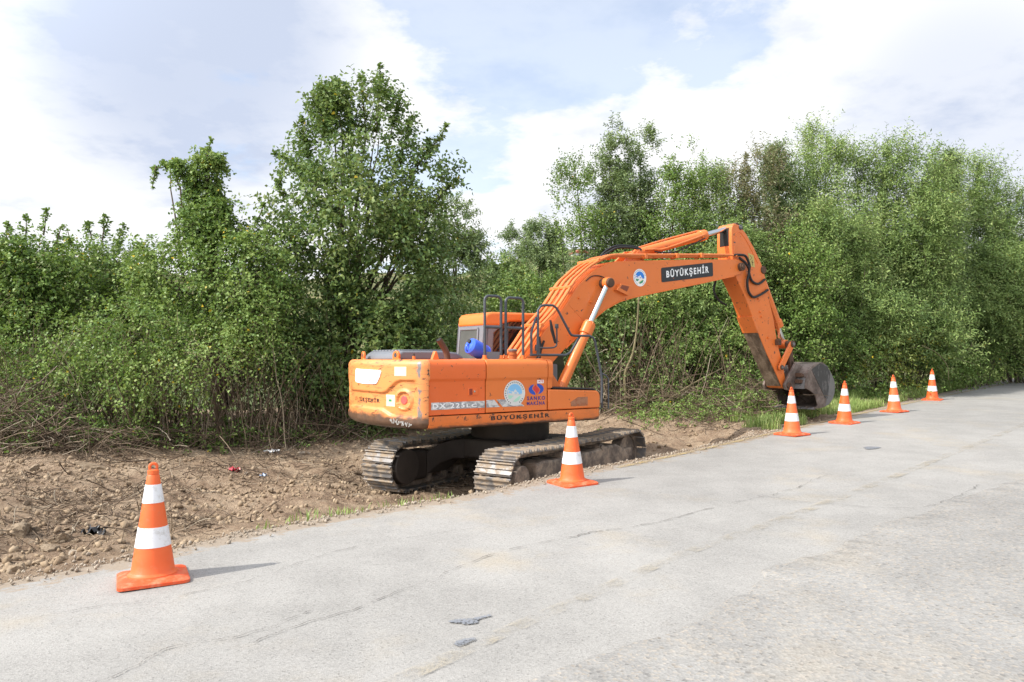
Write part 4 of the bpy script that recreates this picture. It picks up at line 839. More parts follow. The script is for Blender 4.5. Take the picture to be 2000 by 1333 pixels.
for y in np.linspace(-.42, .42, 5):
    mb = MB(); mb.add([(7.90, y-.06, .965), (7.90, y+.06, .965), (7.90, y+.06, .90), (7.90, y-.06, .90), (7.70, y-.045, .93), (7.70, y+.045, .93), (7.70, y+.045, .915), (7.70, y-.045, .915)], [(0, 1, 5, 4), (3, 7, 6, 2), (0, 4, 7, 3), (1, 2, 6, 5), (4, 5, 6, 7), (0, 3, 2, 1)]); mb.build('bucket_tooth', M['bucketgrey'], BU, smooth=0, bevel=.005)
# --- undercarriage (turned 22 degrees against the upper body)
TR = R(22)
mb = MB(); mb.box(-.75, .75, -.55, .55, .42, .74); CB = mb.build('carbody', M['dark_metal'], EX, bevel=.04); CB.rotation_euler = (0, 0, TR)
mb = MB()
for sx in (-1, 1):
    for sy, ye in ((-1, -.95), (1, .72)):
        V = []
        for i, (t, zt, zb, hw) in enumerate(((0, .74, .40, .40), (.35, .73, .42, .30), (.7, .68, .36, .26), (1.0, .55, .20, .28))):
            x = sx*(.35+.72*t); y = sy*.40 + (ye-sy*.40)*t
            V += [(x-hw, y, zb), (x+hw, y, zb), (x+hw, y, zt), (x-hw, y, zt)]
        F = [(4*i+j, 4*i+(j+1) % 4, 4*i+4+(j+1) % 4, 4*i+4+j) for i in range(3) for j in range(4)] + [(3, 2, 1, 0), (12, 13, 14, 15)]
        if sy > 0: F = [f[::-1] for f in F]
        mb.add(V, F)
mb.build('carbody_legs', M['dark_metal'], CB, smooth=30, bevel=.02)
def belt(n=47, Lh=1.84, r=.345, zc=.385):
    per = 2*(2*Lh)+2*math.pi*r; out = []
    for i in range(n):
        s = per*i/n
        if s < 2*Lh: x, z, a = Lh-s, zc+r-.03*math.sin(math.pi*s/(2*Lh))*abs(math.sin(math.pi*s/Lh)), math.pi; a = 0
        elif s < 2*Lh+math.pi*r: t = (s-2*Lh)/r; x, z, a = -Lh-r*math.sin(t), zc+r*math.cos(t), -t
        elif s < 4*Lh+math.pi*r: x, z, a = -Lh+(s-2*Lh-math.pi*r), zc-r, math.pi
        else: t = (s-4*Lh-math.pi*r)/r; x, z, a = Lh+r*math.sin(t), zc-r*math.cos(t), math.pi-t
        out.append((x, z, a))
    return out, per/n
slots, pitch = belt()
sh = MB(); w = .30
sh.prism([(-pitch*.49, 0), (pitch*.45, 0), (pitch*.45, .018), (pitch*.40, .022), (pitch*.385, .055), (pitch*.30, .055), (pitch*.28, .022), (pitch*.04, .022), (pitch*.025, .045), (-pitch*.05, .045), (-pitch*.065, .022), (-pitch*.33, .022), (-pitch*.345, .048), (-pitch*.42, .048), (-pitch*.44, .022), (-pitch*.49, .018)], -w, w)
shoe_mesh = None
for yc, cut in ((-1.2, 0), (.95, 0)):
    mb = MB()
    for (x, z, a) in slots:
        for y in (-.09, .09):
            c, s = math.cos(a), math.sin(a); P = []
            for (u, v) in ((-.10, -.075), (.10, -.075), (.10, -.005), (-.10, -.005)): P.append((x+u*c+v*s, z-u*s+v*c))
            mb.prism(P, yc+y-.035, yc+y+.035)
    TK = mb.build('crawler_track', M['frame'], EX, smooth=0); TK.rotation_euler = (0, 0, TR)
    for i, (x, z, a) in enumerate(slots):
        if shoe_mesh is None:
            so_ = sh.build('track_shoe', M['shoe'], TK, smooth=25); shoe_mesh = so_.data
        else:
            so_ = bpy.data.objects.new('track_shoe', shoe_mesh); COL.objects.link(so_); so_.parent = TK
        so_.location = (x, yc, z); so_.rotation_euler = (0, a, 0)
    mb = MB(); sgn = -1 if yc < 0 else 1; ys = sorted((yc+sgn*.23, yc-sgn*.20))
    fr_ = [(-1.40, .16), (1.28, .14), (1.62, .20), (1.66, .34), (1.40, .50), (1.15, .585), (.75, .585), (.3, .55), (-.95, .55), (-1.22, .57), (-1.42, .54)]
    mb.prism(fr_, ys[0]+.10*(yc > 0), ys[1]-.10*(yc < 0)); 
    sl_ = [(-1.38, .16), (1.28, .14), (1.55, .20), (1.60, .36), (1.3, .50), (-1.1, .47), (-1.38, .48)]
    y_out = yc+sgn*.225; mb.prism(sl_, min(y_out, y_out-sgn*.2), max(y_out, y_out-sgn*.2))
    TF = mb.build('track_frame', M['frame'], EX, smooth=25, bevel=.03); TF.rotation_euler = (0, 0, TR)
    for x in (-.58, .28, 1.36):
        mb = MB(); pts = disc(x, .30+.02*(x > 1), .12 if x < 1 else .05, .055 if x < 1 else .055, 20); q = .0; mb.add([(a, y_out+sgn*.004, b_) for a, b_ in pts], [tuple(range(20)) if sgn < 0 else tuple(range(20))[::-1]]); mb.build('frame_opening', M['gap'], TF, smooth=0)
    mb = MB(); mb.add([(.74+.03*math.cos(t), y_out+sgn*.004, .24+.05*math.sin(t)) for t in np.linspace(0, 2*math.pi, 13)[:-1]], [tuple(range(12)) if sgn < 0 else tuple(range(12))[::-1]]); mb.build('frame_opening', M['gap'], TF, smooth=0)
    for x in (-.62, .62):
        mb = MB(); mb.cyl((x, yc-.20, .575), (x, yc+.20, .575), .07, 18); mb.cyl((x, yc+sgn*.20, .575), (x, yc+sgn*.24, .575), .05, 16); mb.build('carrier_roller', M['frame'], TF, bevel=.01)
    for x in np.linspace(-1.25, 1.25, 7):
        mb = MB(); mb.cyl((x, yc-.21, .165), (x, yc+.21, .165), .085, 18); mb.build('track_roller', M['frame'], TF, bevel=.008)
    mb = MB(); mb.cyl((-1.84, yc-.06, .385), (-1.84, yc+.06, .385), .30, 30); mb.cyl((-1.84, yc+sgn*.05, .385), (-1.84, yc+sgn*.255, .385), .185, 28); mb.cyl((-1.84, yc-sgn*.30, .385), (-1.84, yc, .385), .27, 28)
    mb.build('drive_sprocket', M['frame'] if yc < 0 else M['dark_metal'], TF, smooth=35, bevel=.014)
    mb = MB(); mb.box(-1.80, -1.32, *sorted((yc-sgn*.26, yc-sgn*.05)), .14, .62); mb.build('motor_guard', M['dark_metal'], TF, bevel=.05)
    mb = MB(); mb.cyl((1.84, yc-.10, .385), (1.84, yc+.10, .385), .285, 30); mb.box(1.45, 1.84, yc-.19, yc+.19, .30, .46); mb.build('front_idler', M['frame'], TF, smooth=35, bevel=.014)

# ------------------------------------------------------------------ traffic cones
def make_cone():
    t = empty('traffic_cone'); H = .90
    mb = MB(); q = rrect(-.25, .25, -.25, .25, .05, 4); n = len(q)
    V = [(x, y, .0) for x, y in q] + [(x, y, .022) for x, y in q] + [(x*.93, y*.93, .034) for x, y in q] + [(.70*x, .70*y, .046) for x, y in q]
    mb.add(V, [(j*n+i, j*n+(i+1) % n, (j+1)*n+(i+1) % n, (j+1)*n+i) for j in range(3) for i in range(n)] + [tuple(range(n))[::-1], tuple(range(3*n, 4*n))])
    mb.build('cone_base', M['conebase'], t, smooth=50)
    rad = lambda z: .160-(z-.05)*(.160-.037)/(.80)
    mb = MB(); mb.lathe([(.182, .040), (.178, .055), (.163, .066)] + [(rad(z), z) for z in np.linspace(.075, .80, 12)] + [(.0375, .812), (.041, .815), (.041, .842), (.030, .848), (.0, .848)], 36); mb.build('cone_body', M['cone'], t, smooth=30)
    for z0, z1 in ((.262, .412), (.595, .735)):
        mb = MB(); mb.lathe([(rad(z0)-.001, z0), (rad(z0)+.003, z0+.001), (rad(z1)+.003, z1-.001), (rad(z1)-.001, z1)], 36); mb.build('reflective_band', M['band'], t, smooth=30)
    mb = MB(); mb.tube([(.026*math.cos(a), 0, .868+.026*math.sin(a)) for a in np.linspace(-.6, math.pi+.6, 16)], .011, 8); mb.build('carry_loop', M['cone'], t)
    return t
cone0 = make_cone()
cones = [(-2.79, 5.81, R(28), 'traffic cone standing at the left, nearest the camera and farthest from the bucket'),
         (.77, 9.50, R(30), 'traffic cone standing on the asphalt in front of the near track of the excavator'),
         (5.28, 14.03, R(34), 'traffic cone whose tip stands in front of the dark opening of the digging bucket'),
         (7.09, 15.87, R(40), 'traffic cone just to the right of the digging bucket, at the grass edge'),
         (9.33, 18.15, R(33), 'traffic cone second from the far end of the row, in front of leafy bushes'),
         (12.12, 21.44, R(50), 'farthest and smallest looking traffic cone at the end of the row by the road bend')]
for i, (x, y, rz, lab) in enumerate(cones):
    if i == 0: c = cone0
    else:
        c = cone0.copy(); COL.objects.link(c)
        for ch in cone0.children: d = ch.copy(); COL.objects.link(d); d.parent = c
    c.location = (x, y, float(zroad(x, y))+.002); c.rotation_euler = ((-.015, .02, -.01, .025, -.02, .01)[i], -.016+(.01, -.015, .02, 0, .015, -.02)[i], rz)
    tag(c, lab, 'traffic cone', 'orange and white cones along the road edge')
# ------------------------------------------------------------------ blue plastic drum on the deck
mb = MB(); mb.lathe([(0, 0), (.10, 0), (.125, .02), (.13, .06), (.125, .07), (.13, .08), (.13, .30), (.12, .345), (.085, .372), (0, .376)], 28)
JG = empty('plastic_canister'); tag(JG, 'blue plastic canister lying tilted on the deck behind the cab', 'canister'); mb.build('canister_body', M['jug'], JG, smooth=35, bevel=0)
mb = MB(); mb.lathe([(0, .37), (.032, .37), (.032, .40), (0, .40)], 16, (.055, 0, 0)); mb.build('screw_cap', M['black'], JG)
mb = MB(); mb.tube(spline([(-.09, 0, .365), (-.08, 0, .395), (-.02, 0, .405), (.01, 0, .375)], 5), .012, 8); mb.build('canister_handle', M['jug'], JG)
JG.matrix_world = EX.matrix_basis @ Matrix.Translation((-.93, -.72, 2.115)) @ Matrix.Rotation(R(8), 4, 'Z') @ Matrix.Rotation(R(-68), 4, 'Y')

# ------------------------------------------------------------------ vegetation
def W(px, py, D):                                    # point seen at that place of the photograph, D metres ahead
    c, s = math.cos(PITCH), math.sin(PITCH); d = np.array([(px-1000)/FPX, 1.0, -(py-666.5)/FPX])
    r = np.array([d[0], d[1]*c-d[2]*s, d[1]*s+d[2]*c]); return np.array([0, 0, CAM_H]) + r*D/r[1]
def unit(v): return v/np.maximum(np.linalg.norm(v, axis=-1, keepdims=True), 1e-9)
def gz(x, y): return float(terrain(np.array([x]), np.array([y]), False)[0][0])
class Leaves:
    def __init__(s): s.V = []; s.T = []; s.seg = []
    def leaves(s, pos, axis, L, Wd, g, tone=.5, spread=.32, yellow=.004, fold=.25):
        n = len(pos)
        if n == 0: return
        axis = unit(axis); up = unit(g.normal(size=(n, 3))*.75 + np.array([-.15, -.25, .75]))
        side = unit(np.cross(axis, up)); nor = np.cross(side, axis)
        l = L*g.uniform(.6, 1.25, (n, 1)); w = Wd*g.uniform(.7, 1.2, (n, 1)); fo = fold*g.uniform(-.3, 1.3, (n, 1))
        a = pos; t = pos+axis*l-nor*l*.12; m = pos+axis*l*.45
        s.V.append(np.stack([a, m+side*w*.5+nor*w*fo, t, m-side*w*.5+nor*w*fo], 1))
        T = np.clip(tone+spread*g.normal(size=n)*.6, 0, .82); T = np.where(g.random(n) < yellow, 1.0, T); s.T.append(T)
    def twigs(s, P, D, L, nl, leafL, leafW, g, droop=.25, angle=.9, keep=None, **kw):
        """leaves set alternately along twigs starting at P, running D, of length L (array)"""
        n = len(P); D = unit(D); L = np.broadcast_to(np.asarray(L, float), (n,))
        u = (np.arange(nl)+.6)/nl; u = u[None, :]+g.uniform(-.3, .3, (n, nl))/nl
        pos = P[:, None]+D[:, None]*(u*L[:, None])[..., None]; pos[..., 2] -= droop*(u**2)*L[:, None]
        lat = unit(np.cross(D, g.normal(size=(n, 3)))); lat2 = np.cross(D, lat)
        ph = g.uniform(0, 6.28, (n, 1))+np.arange(nl)[None]*2.4
        ax = D[:, None]*(1.1-angle*.6) + (lat[:, None]*np.cos(ph)[..., None]+lat2[:, None]*np.sin(ph)[..., None])*angle; ax[..., 2] -= droop*.8
        s.leaves(pos.reshape(-1, 3), ax.reshape(-1, 3), leafL, leafW, g, **kw)
        e = P+D*L[:, None]; e[:, 2] -= droop*L; s.seg.append((P, P+D*L[:, None]*.5-np.array([0, 0, 1])*(droop*.25*L)[:, None], e))
    def crown(s, name, mat, parent=None):
        V = np.concatenate(s.V); n = len(V); return fast_mesh(name, V.reshape(-1, 3), np.arange(n*4).reshape(n, 4), mat, parent, tint=np.concatenate(s.T))
class Tubes:
    """many thin tapering stems in one mesh"""
    def __init__(s, sides=4): s.V = []; s.Q = []; s.T = []; s.o = 0; s.k = sides
    def add(s, P, r0, r1, tint=.5):
        """P (n, m, 3) polylines; r0, r1 start and end radius (scalars or n)"""
        n, m, _ = P.shape; d = unit(np.gradient(P, axis=1)); ref = np.where(np.abs(d[..., 2:3]) < .9, np.array([0, 0, 1.]), np.array([1., 0, 0]))
        a = unit(np.cross(d, ref)); b = np.cross(d, a); r = np.asarray(r0).reshape(-1, 1)+(np.asarray(r1).reshape(-1, 1)-np.asarray(r0).reshape(-1, 1))*np.linspace(0, 1, m)[None]
        r = np.broadcast_to(r, (n, m)); th = np.arange(s.k)*2*np.pi/s.k
        V = P[:, :, None]+(a[:, :, None]*np.cos(th)[:, None]+b[:, :, None]*np.sin(th)[:, None])*r[:, :, None, None]
        I = np.arange(n*m*s.k).reshape(n, m, s.k)+s.o; J = np.roll(I, -1, 2)
        Q = np.stack([I[:, :-1], J[:, :-1], J[:, 1:], I[:, 1:]], -1).reshape(-1, 4); s.V.append(V.reshape(-1, 3)); s.Q.append(Q); s.o += n*m*s.k
        s.T.append(np.repeat(np.broadcast_to(np.asarray(tint, float), (n,)), (m-1)*s.k))
    def poly(s, pts, r0, r1, tint=.5): s.add(np.array(pts, float)[None], r0, r1, tint)
    def build(s, name, mat, parent=None): return fast_mesh(name, np.concatenate(s.V), np.concatenate(s.Q), mat, parent, tint=np.concatenate(s.T), smooth=True)
def wander(p0, p1, n, amp, g):
    t = np.linspace(0, 1, n)[:, None]; P = np.asarray(p0)*(1-t)+np.asarray(p1)*t; w = np.cumsum(g.normal(size=(n, 3)), 0); w -= w[0]+(w[-1]-w[0])*t
    return P+w*amp
KIND = dict(broad=('leaf_broad', .115, .070), vine=('leaf_vine', .080, .060), ash=('leaf_ash', .105, .030), grey=('leaf_grey', .090, .038), brown=('leaf_brown', .10, .032), yel=('leaf_yel', .095, .06))
def blob_foliage(Lv, blobs, dens, kind, g, tw=(.35, .8), nl=9, droop=.3, up=.35, shell=.42, size=1.0, **kw):
    mat, lL, lW = KIND[kind]; lL *= size; lW *= size
    C = np.array([b[0] for b in blobs]); Rr = np.array([b[1] for b in blobs])
    for c, r in zip(C, Rr):
        area = 4*np.pi*((r[0]*r[1])**1.6/3+(r[0]*r[2])**1.6/3+(r[1]*r[2])**1.6/3)**(1/1.6); n = int(area*dens*2.0*(2.6 if r.min() < .45 else 1))
        K = max(4, n//16); dk = unit(g.normal(size=(K, 3))); dk[:, 1] = np.where((dk[:, 1] > .25) & (g.random(K) < .6), -dk[:, 1], dk[:, 1])   # denser towards the open side
        rk = np.clip(1-np.abs(g.normal(size=K))*shell*.6, .15, 1.0)[:, None]; seedp = c+dk*r*rk
        w_ = g.integers(0, K, n); cs = min(.25, r.min()*.35); off = np.clip(g.normal(size=(n, 3)), -1.3, 1.3)*cs; P = seedp[w_]+off; d = unit(dk[w_]+off/max(cs, .01)*.45)
        ins = np.zeros(n, bool)
        for c2, r2 in zip(C, Rr):
            if c2 is c: continue
            ins |= (np.linalg.norm((P-c2)/r2, axis=1) < .55)
        # uneven outline: thin out in a few broad gaps
        gap = cumnoise(P[:, 0]*1.7+P[:, 2], P[:, 2]*1.7-P[:, 1], 1.0, int(g.integers(1e6))) > -.13
        P, d = P[~ins & gap], d[~ins & gap]; tn_ = np.repeat(g.normal(size=K)[w_][~ins & gap][:, None]*.13, nl, 1).ravel()
        D = unit(d*.75+np.array([0, -.1, up])+g.normal(size=P.shape)*.5); L = g.uniform(tw[0], tw[1], len(P))*min(1, r.min()/.9+.25)
        kk = dict(tone=.46); kk.update(kw); kk['tone'] = kk['tone']+tn_; Lv.twigs(P, D, L, nl, lL, lW, g, droop=droop, **kk)
def shoot_foliage(Lv, tb, base, tip, g, kind, spacing=.055, side=.55, nl=8, bend=.12, r=.035, s0=.12, size=1.0, full=1.0, taper=.0, **kw):
    mat, lL, lW = KIND[kind]; lL *= size; lW *= size
    base, tip = np.asarray(base, float), np.asarray(tip, float); H = np.linalg.norm(tip-base); n = 14
    P = wander(base, tip, n, bend*H/30, g); tb.poly(P, r, .006, .55)
    m = int(H*(1-s0)/spacing); u = s0+(1-s0)*np.sort(g.random(m)); idx = u*(n-1); i = np.minimum(idx.astype(int), n-2); f = (idx-i)[:, None]
    pos = P[i]*(1-f)+P[i+1]*f; d = unit(P[i+1]-P[i])
    lat = unit(np.cross(d, g.normal(size=(m, 3)))); D = d*(.55+.5*u[:, None])+lat*(1.0-.45*u[:, None]); D[:, 2] += .25
    env = np.clip(np.sin(np.pi*np.clip(u*.74+.17, 0, 1)), .30, 1)**.8; L = side*env*g.uniform(.55, 1.2, m)*full*(1-taper*u)
    kk = dict(tone=.5, droop=.22); kk.update(kw); Lv.twigs(pos, D, L, nl, lL, lW, g, **kk)
def add_twig_lines(Lv, tb, g, frac=.3, r=.005, tint=.35):
    for (a, b, c) in Lv.seg:
        m = g.random(len(a)) < frac
        if m.any(): tb.add(np.stack([a[m], b[m], c[m]], 1), r, r*.4, tint)
def finish_tree(name, label, cat, group, base, Lv, tb, kind, bark='bark', g=None, twig=.3):
    add_twig_lines(Lv, tb, g, twig)
    root = empty(name, tuple(base)); tag(root, label, cat, group)
    off = np.asarray(base, float); Lv.V = [v-off for v in Lv.V]; tb.V = [v-off for v in tb.V]
    tb.build('trunk' if cat == 'tree' else 'stems', M[bark], root); Lv.crown('crown' if cat == 'tree' else 'foliage', M[KIND[kind][0]], root); return root
def pxblob(px, py, D, rx, ry, ratio=.9):
    c = W(px, py, D); return (c, np.array([rx*D/FPX, rx*ratio*D/FPX, ry*D/FPX]))
def blob_tree(name, label, cat, group, foot, blobs, kind, seed, dens=26, trunk_r=.12, shoots=(), bark='bark', limbs=True, **kw):
    g = np.random.default_rng(seed); Lv = Leaves(); tb = Tubes(6)
    bx, by = foot; base = np.array([bx, by, gz(bx, by)-.05]); B = [pxblob(*b) for b in blobs]
    top = max(B, key=lambda b: b[0][2])[0]
    tp = wander(base, top, 16, .045, g); tb.poly(tp, trunk_r, .02, .45)
    if limbs:
        for c, r in B:
            for _ in range(3):
                k = int(np.clip(15*g.uniform(.12, .75)*(c[2]-base[2])/(top[2]-base[2]+.01), 1, 13)); e = c+r*g.normal(size=3)*.35
                tb.poly(wander(tp[k], e, 10, .05, g), trunk_r*.42, .008, .45)
    blob_foliage(Lv, B, dens, kind, g, **kw)
    for sh in shoots:
        (p0, p1, D) = sh[:3]; fu = sh[3] if len(sh) > 3 else .45
        shoot_foliage(Lv, tb, W(p0[0], p0[1], D), W(p1[0], p1[1], D), g, kind, side=fu, spacing=.04, nl=7, s0=.0, r=.02, taper=.35)
    return finish_tree(name, label, cat, group, base, Lv, tb, kind, bark, g)
def ash_tree(label, px, D, top, seed, kind='ash', nsh=9, width=70, low=720, lean=0, group='slim trees of the thicket right of the boom', sd=.62, spacing=.06, name='slim_tree', lowfrac=1.0, size=1.0, bark='bark', fill=1.0, **kw):
    g = np.random.default_rng(seed); Lv = Leaves(); tb = Tubes(5); p = W(px, 700, D); bx, by = p[0], p[1]; base = np.array([bx, by, gz(bx, by)-.05])
    wr = width*D/FPX
    tip0 = W(px+lean, top, D); shoot_foliage(Lv, tb, base, tip0, g, kind, side=sd*.9, spacing=spacing*.8, r=.07, size=size, **kw)
    H = tip0[2]-base[2]
    for i in range(nsh):
        a = 2.4*i+g.uniform(-.4, .4); rr = wr*math.sqrt((i+.7)/nsh); h = g.uniform(.66, .97)-.16*(i/nsh)
        tip = base+(tip0-base)*h+np.array([math.cos(a)*rr, math.sin(a)*rr*.8, 0]); b0 = base+np.array([math.cos(a)*rr*.25, math.sin(a)*rr*.25, 0])
        shoot_foliage(Lv, tb, b0, tip, g, kind, side=sd*g.uniform(.7, 1.3), spacing=spacing*.9, r=.03, s0=g.uniform(.08, .3), size=size, **kw)
    if fill:
        Bl = []; nb = 12
        for i in range(nb):
            a = g.uniform(0, 6.28); hh = .22+.74*(i+.5)/nb; pr = np.interp(hh, [.2, .45, .7, .92], [.85, 1.0, .95, .72]); q = wr*.75*pr*math.sqrt(g.random())
            Bl.append((base+(tip0-base)*hh+np.array([math.cos(a)*q, math.sin(a)*q-.1, 0]), np.array([wr*.72*g.uniform(.7, 1.15)*pr, wr*.66*pr, H*.095*g.uniform(.8, 1.3)])))
        blob_foliage(Lv, Bl, 29*fill, kind, g, tw=(.45, 1.0), droop=.15, up=.8, shell=.65, size=size, **kw)
    return finish_tree(name, label, 'tree', group, base, Lv, tb, kind, bark, g, twig=.25)

# --- left side
GL = 'overgrown trees and shrubs left of the excavator'
b0 = W(690, 700, 19.3)
blob_tree('broadleaf_tree', 'tallest tree, broad leaved with two leafy tops, standing behind the cab and counterweight', 'tree', GL, (b0[0], b0[1]),
    [(640, 330, 19.3, 62, 110), (665, 230, 19.3, 36, 60), (735, 270, 19, 60, 95), (595, 440, 18.8, 60, 95), (690, 440, 18.4, 115, 120), (795, 370, 19, 62, 85), (845, 370, 19.4, 40, 40), (620, 580, 18.3, 85, 105), (760, 540, 18.6, 105, 120), (700, 690, 18.2, 130, 100), (840, 640, 18.8, 70, 110), (815, 450, 19, 60, 70)],
    'broad', 11, dens=22, trunk_r=.15, size=1.12, nl=8, up=.45, tw=(.35, .85),
    shoots=[((735, 260), (742, 128), 19, .30), ((715, 260), (706, 150), 19, .28), ((760, 280), (782, 178), 19, .26), ((775, 330), (803, 228), 19, .25), ((800, 350), (872, 245), 19.2, .26), ((840, 400), (893, 352), 19.2, .24), ((655, 250), (660, 158), 19.3, .28), ((640, 260), (625, 180), 19.3, .28), ((680, 260), (677, 165), 19.3, .2), ((610, 320), (578, 235), 19.2, .28), ((620, 350), (540, 300), 19.2, .40), ((560, 305), (542, 360), 19.2, .30), ((600, 310), (590, 225), 19.2, .25), ((830, 330), (838, 270), 19.2, .22), ((590, 400), (545, 372), 19, .25)])
b0 = W(430, 700, 17.5)
blob_tree('vine_covered_tree', 'tree smothered in bright green vines with a knobbed top like a raised head', 'tree', GL, (b0[0], b0[1]),
    [(455, 490, 17, 72, 75), (395, 500, 17, 55, 75), (470, 560, 16.6, 95, 100), (406, 318, 17, 22, 26), (404, 345, 17, 24, 24), (400, 380, 17, 22, 28), (405, 425, 17, 38, 30), (460, 435, 17, 45, 34), (350, 330, 17, 30, 12), (345, 545, 16.8, 75, 65), (520, 520, 17.2, 40, 80)],
    'vine', 12, dens=60, trunk_r=.14, up=.1, droop=.75, tw=(.25, .6), nl=8, tone=.52, yellow=.010,
    shoots=[((400, 330), (412, 272), 17, .20), ((350, 320), (300, 330), 17, .18), ((305, 325), (297, 372), 17, .10), ((340, 330), (318, 318), 17, .15), ((420, 320), (440, 300), 17, .15), ((500, 440), (515, 400), 17, .16)])
b0 = W(120, 700, 17.5)
blob_tree('leafy_shrub', 'tall rounded green shrub at the far left with a scatter of yellow leaves', 'shrub', GL, (b0[0], b0[1]),
    [(60, 535, 16.8, 85, 60), (10, 560, 16.6, 70, 70), (130, 550, 17, 62, 60), (20, 600, 16.6, 70, 60), (-40, 620, 16.5, 80, 100)],
    'vine', 13, dens=48, trunk_r=.08, up=.3, droop=.5, size=1.05, yellow=.012,
    shoots=[((85, 460), (92, 412), 16.8, .3), ((50, 470), (52, 425), 16.8, .3), ((110, 480), (120, 440), 16.8, .25), ((10, 480), (15, 438), 16.6, .3), ((140, 480), (132, 450), 16.6, .2)])
b0 = W(225, 700, 19.5)
blob_tree('leafy_shrub', 'lower dull green shrub in the dip left of the vine covered tree', 'shrub', GL, (b0[0], b0[1]),
    [(200, 535, 19, 50, 55), (245, 575, 18.5, 50, 55), (150, 560, 18, 60, 40), (290, 585, 18.4, 36, 40)],
    'broad', 14, dens=28, trunk_r=.07, up=.4, shoots=[((200, 470), (205, 425), 19, .3), ((230, 480), (240, 440), 19, .25), ((180, 470), (172, 436), 19, .25), ((260, 500), (275, 478), 18.6, .25)])
b0 = W(330, 760, 15.6)
blob_tree('bramble_bush', 'sprawling pale green bramble bush under the vine covered tree, full of bare stems', 'bush', GL, (b0[0], b0[1]),
    [(290, 645, 15.2, 85, 55), (400, 690, 15.0, 95, 80), (190, 700, 14.9, 85, 65), (500, 650, 15.8, 60, 90), (300, 740, 14.8, 100, 55)],
    'vine', 15, dens=34, trunk_r=.03, up=.2, droop=.6, size=.85, tone=.62, shell=.75, yellow=.01, bark='palebark')
b0 = W(70, 760, 14.6)
blob_tree('bramble_bush', 'dark low bramble bush above the heap of brown cuttings at the left border', 'bush', GL, (b0[0], b0[1]),
    [(50, 680, 15.4, 110, 75), (130, 730, 15, 60, 45), (-20, 710, 15, 70, 60)],
    'vine', 16, dens=30, trunk_r=.03, up=.2, droop=.4, size=.85, shell=.75, tone=.48, bark='palebark')
b0 = W(590, 790, 17)
blob_tree('bramble_bush', 'shaded leafy bush at the foot of the tallest tree, left of the counterweight', 'bush', GL, (b0[0], b0[1]),
    [(600, 690, 17.4, 70, 80), (650, 760, 17.4, 60, 45), (720, 780, 18, 80, 55), (790, 740, 18, 80, 90)],
    'broad', 17, dens=20, trunk_r=.03, up=.2, droop=.4, size=.9, shell=.7, tone=.45)
b0 = W(890, 700, 24.5)
blob_tree('willow_tree', 'slender grey green tree rising just right of the tallest tree, behind the handrails', 'tree', GL, (b0[0], b0[1]),
    [(888, 440, 24, 34, 55), (905, 520, 24, 42, 60), (880, 590, 23.5, 60, 80), (930, 500, 24.4, 22, 34), (860, 520, 24, 40, 70)],
    'grey', 18, dens=48, trunk_r=.09, up=.5, size=1.15, shoots=[((888, 420), (892, 380), 24, .3), ((905, 430), (918, 395), 24, .3), ((870, 440), (866, 392), 24, .25), ((930, 500), (948, 478), 24.3, .25)])
b0 = W(1040, 650, 36)
blob_tree('distant_tree', 'distant feathery tree seen in the gap above the cab roof', 'tree', 'trees and bushes in the gap behind the cab', (b0[0], b0[1]),
    [(1015, 480, 36, 26, 34), (1055, 475, 36, 26, 38), (1040, 530, 35, 52, 38), (1075, 500, 36, 20, 30)],
    'grey', 19, dens=34, trunk_r=.10, up=.7, size=1.6, shoots=[((1020, 470), (1000, 445), 36, .6), ((1055, 460), (1050, 432), 36, .6), ((1030, 470), (1026, 440), 36, .6), ((1065, 470), (1075, 440), 36, .5), ((1080, 490), (1100, 478), 36, .5), ((1000, 470), (984, 460), 36, .4)])
b0 = W(960, 650, 30)
blob_tree('distant_bush', 'dark green bush left of the distant feathery tree, in front of the dry hillside', 'bush', 'trees and bushes in the gap behind the cab', (b0[0], b0[1]),
    [(955, 550, 30, 32, 34), (985, 560, 30, 35, 40), (1010, 570, 29, 40, 30)], 'broad', 20, dens=22, trunk_r=.05, up=.3, size=1.4)
b0 = W(1060, 650, 24)
blob_tree('leafy_bush', 'bright green bush right behind the cab roof and the rising boom', 'bush', 'trees and bushes in the gap behind the cab', (b0[0], b0[1]),
    [(1040, 600, 24, 60, 44), (1100, 600, 23.5, 60, 55), (1000, 640, 23, 60, 50), (1090, 670, 22, 90, 60), (1150, 640, 22.5, 60, 80)], 'vine', 21, dens=20, trunk_r=.05, up=.3, size=1.15, tone=.45)
b0 = W(900, 720, 21.5)
blob_tree('leafy_bush', 'dark bush hidden behind the cab rear window and the exhaust pipe', 'bush', 'trees and bushes in the gap behind the cab', (b0[0], b0[1]),
    [(880, 690, 21, 90, 60), (960, 690, 21, 80, 50), (830, 760, 20, 90, 60)], 'broad', 22, dens=16, trunk_r=.05, up=.3, size=1.05, tone=.4)

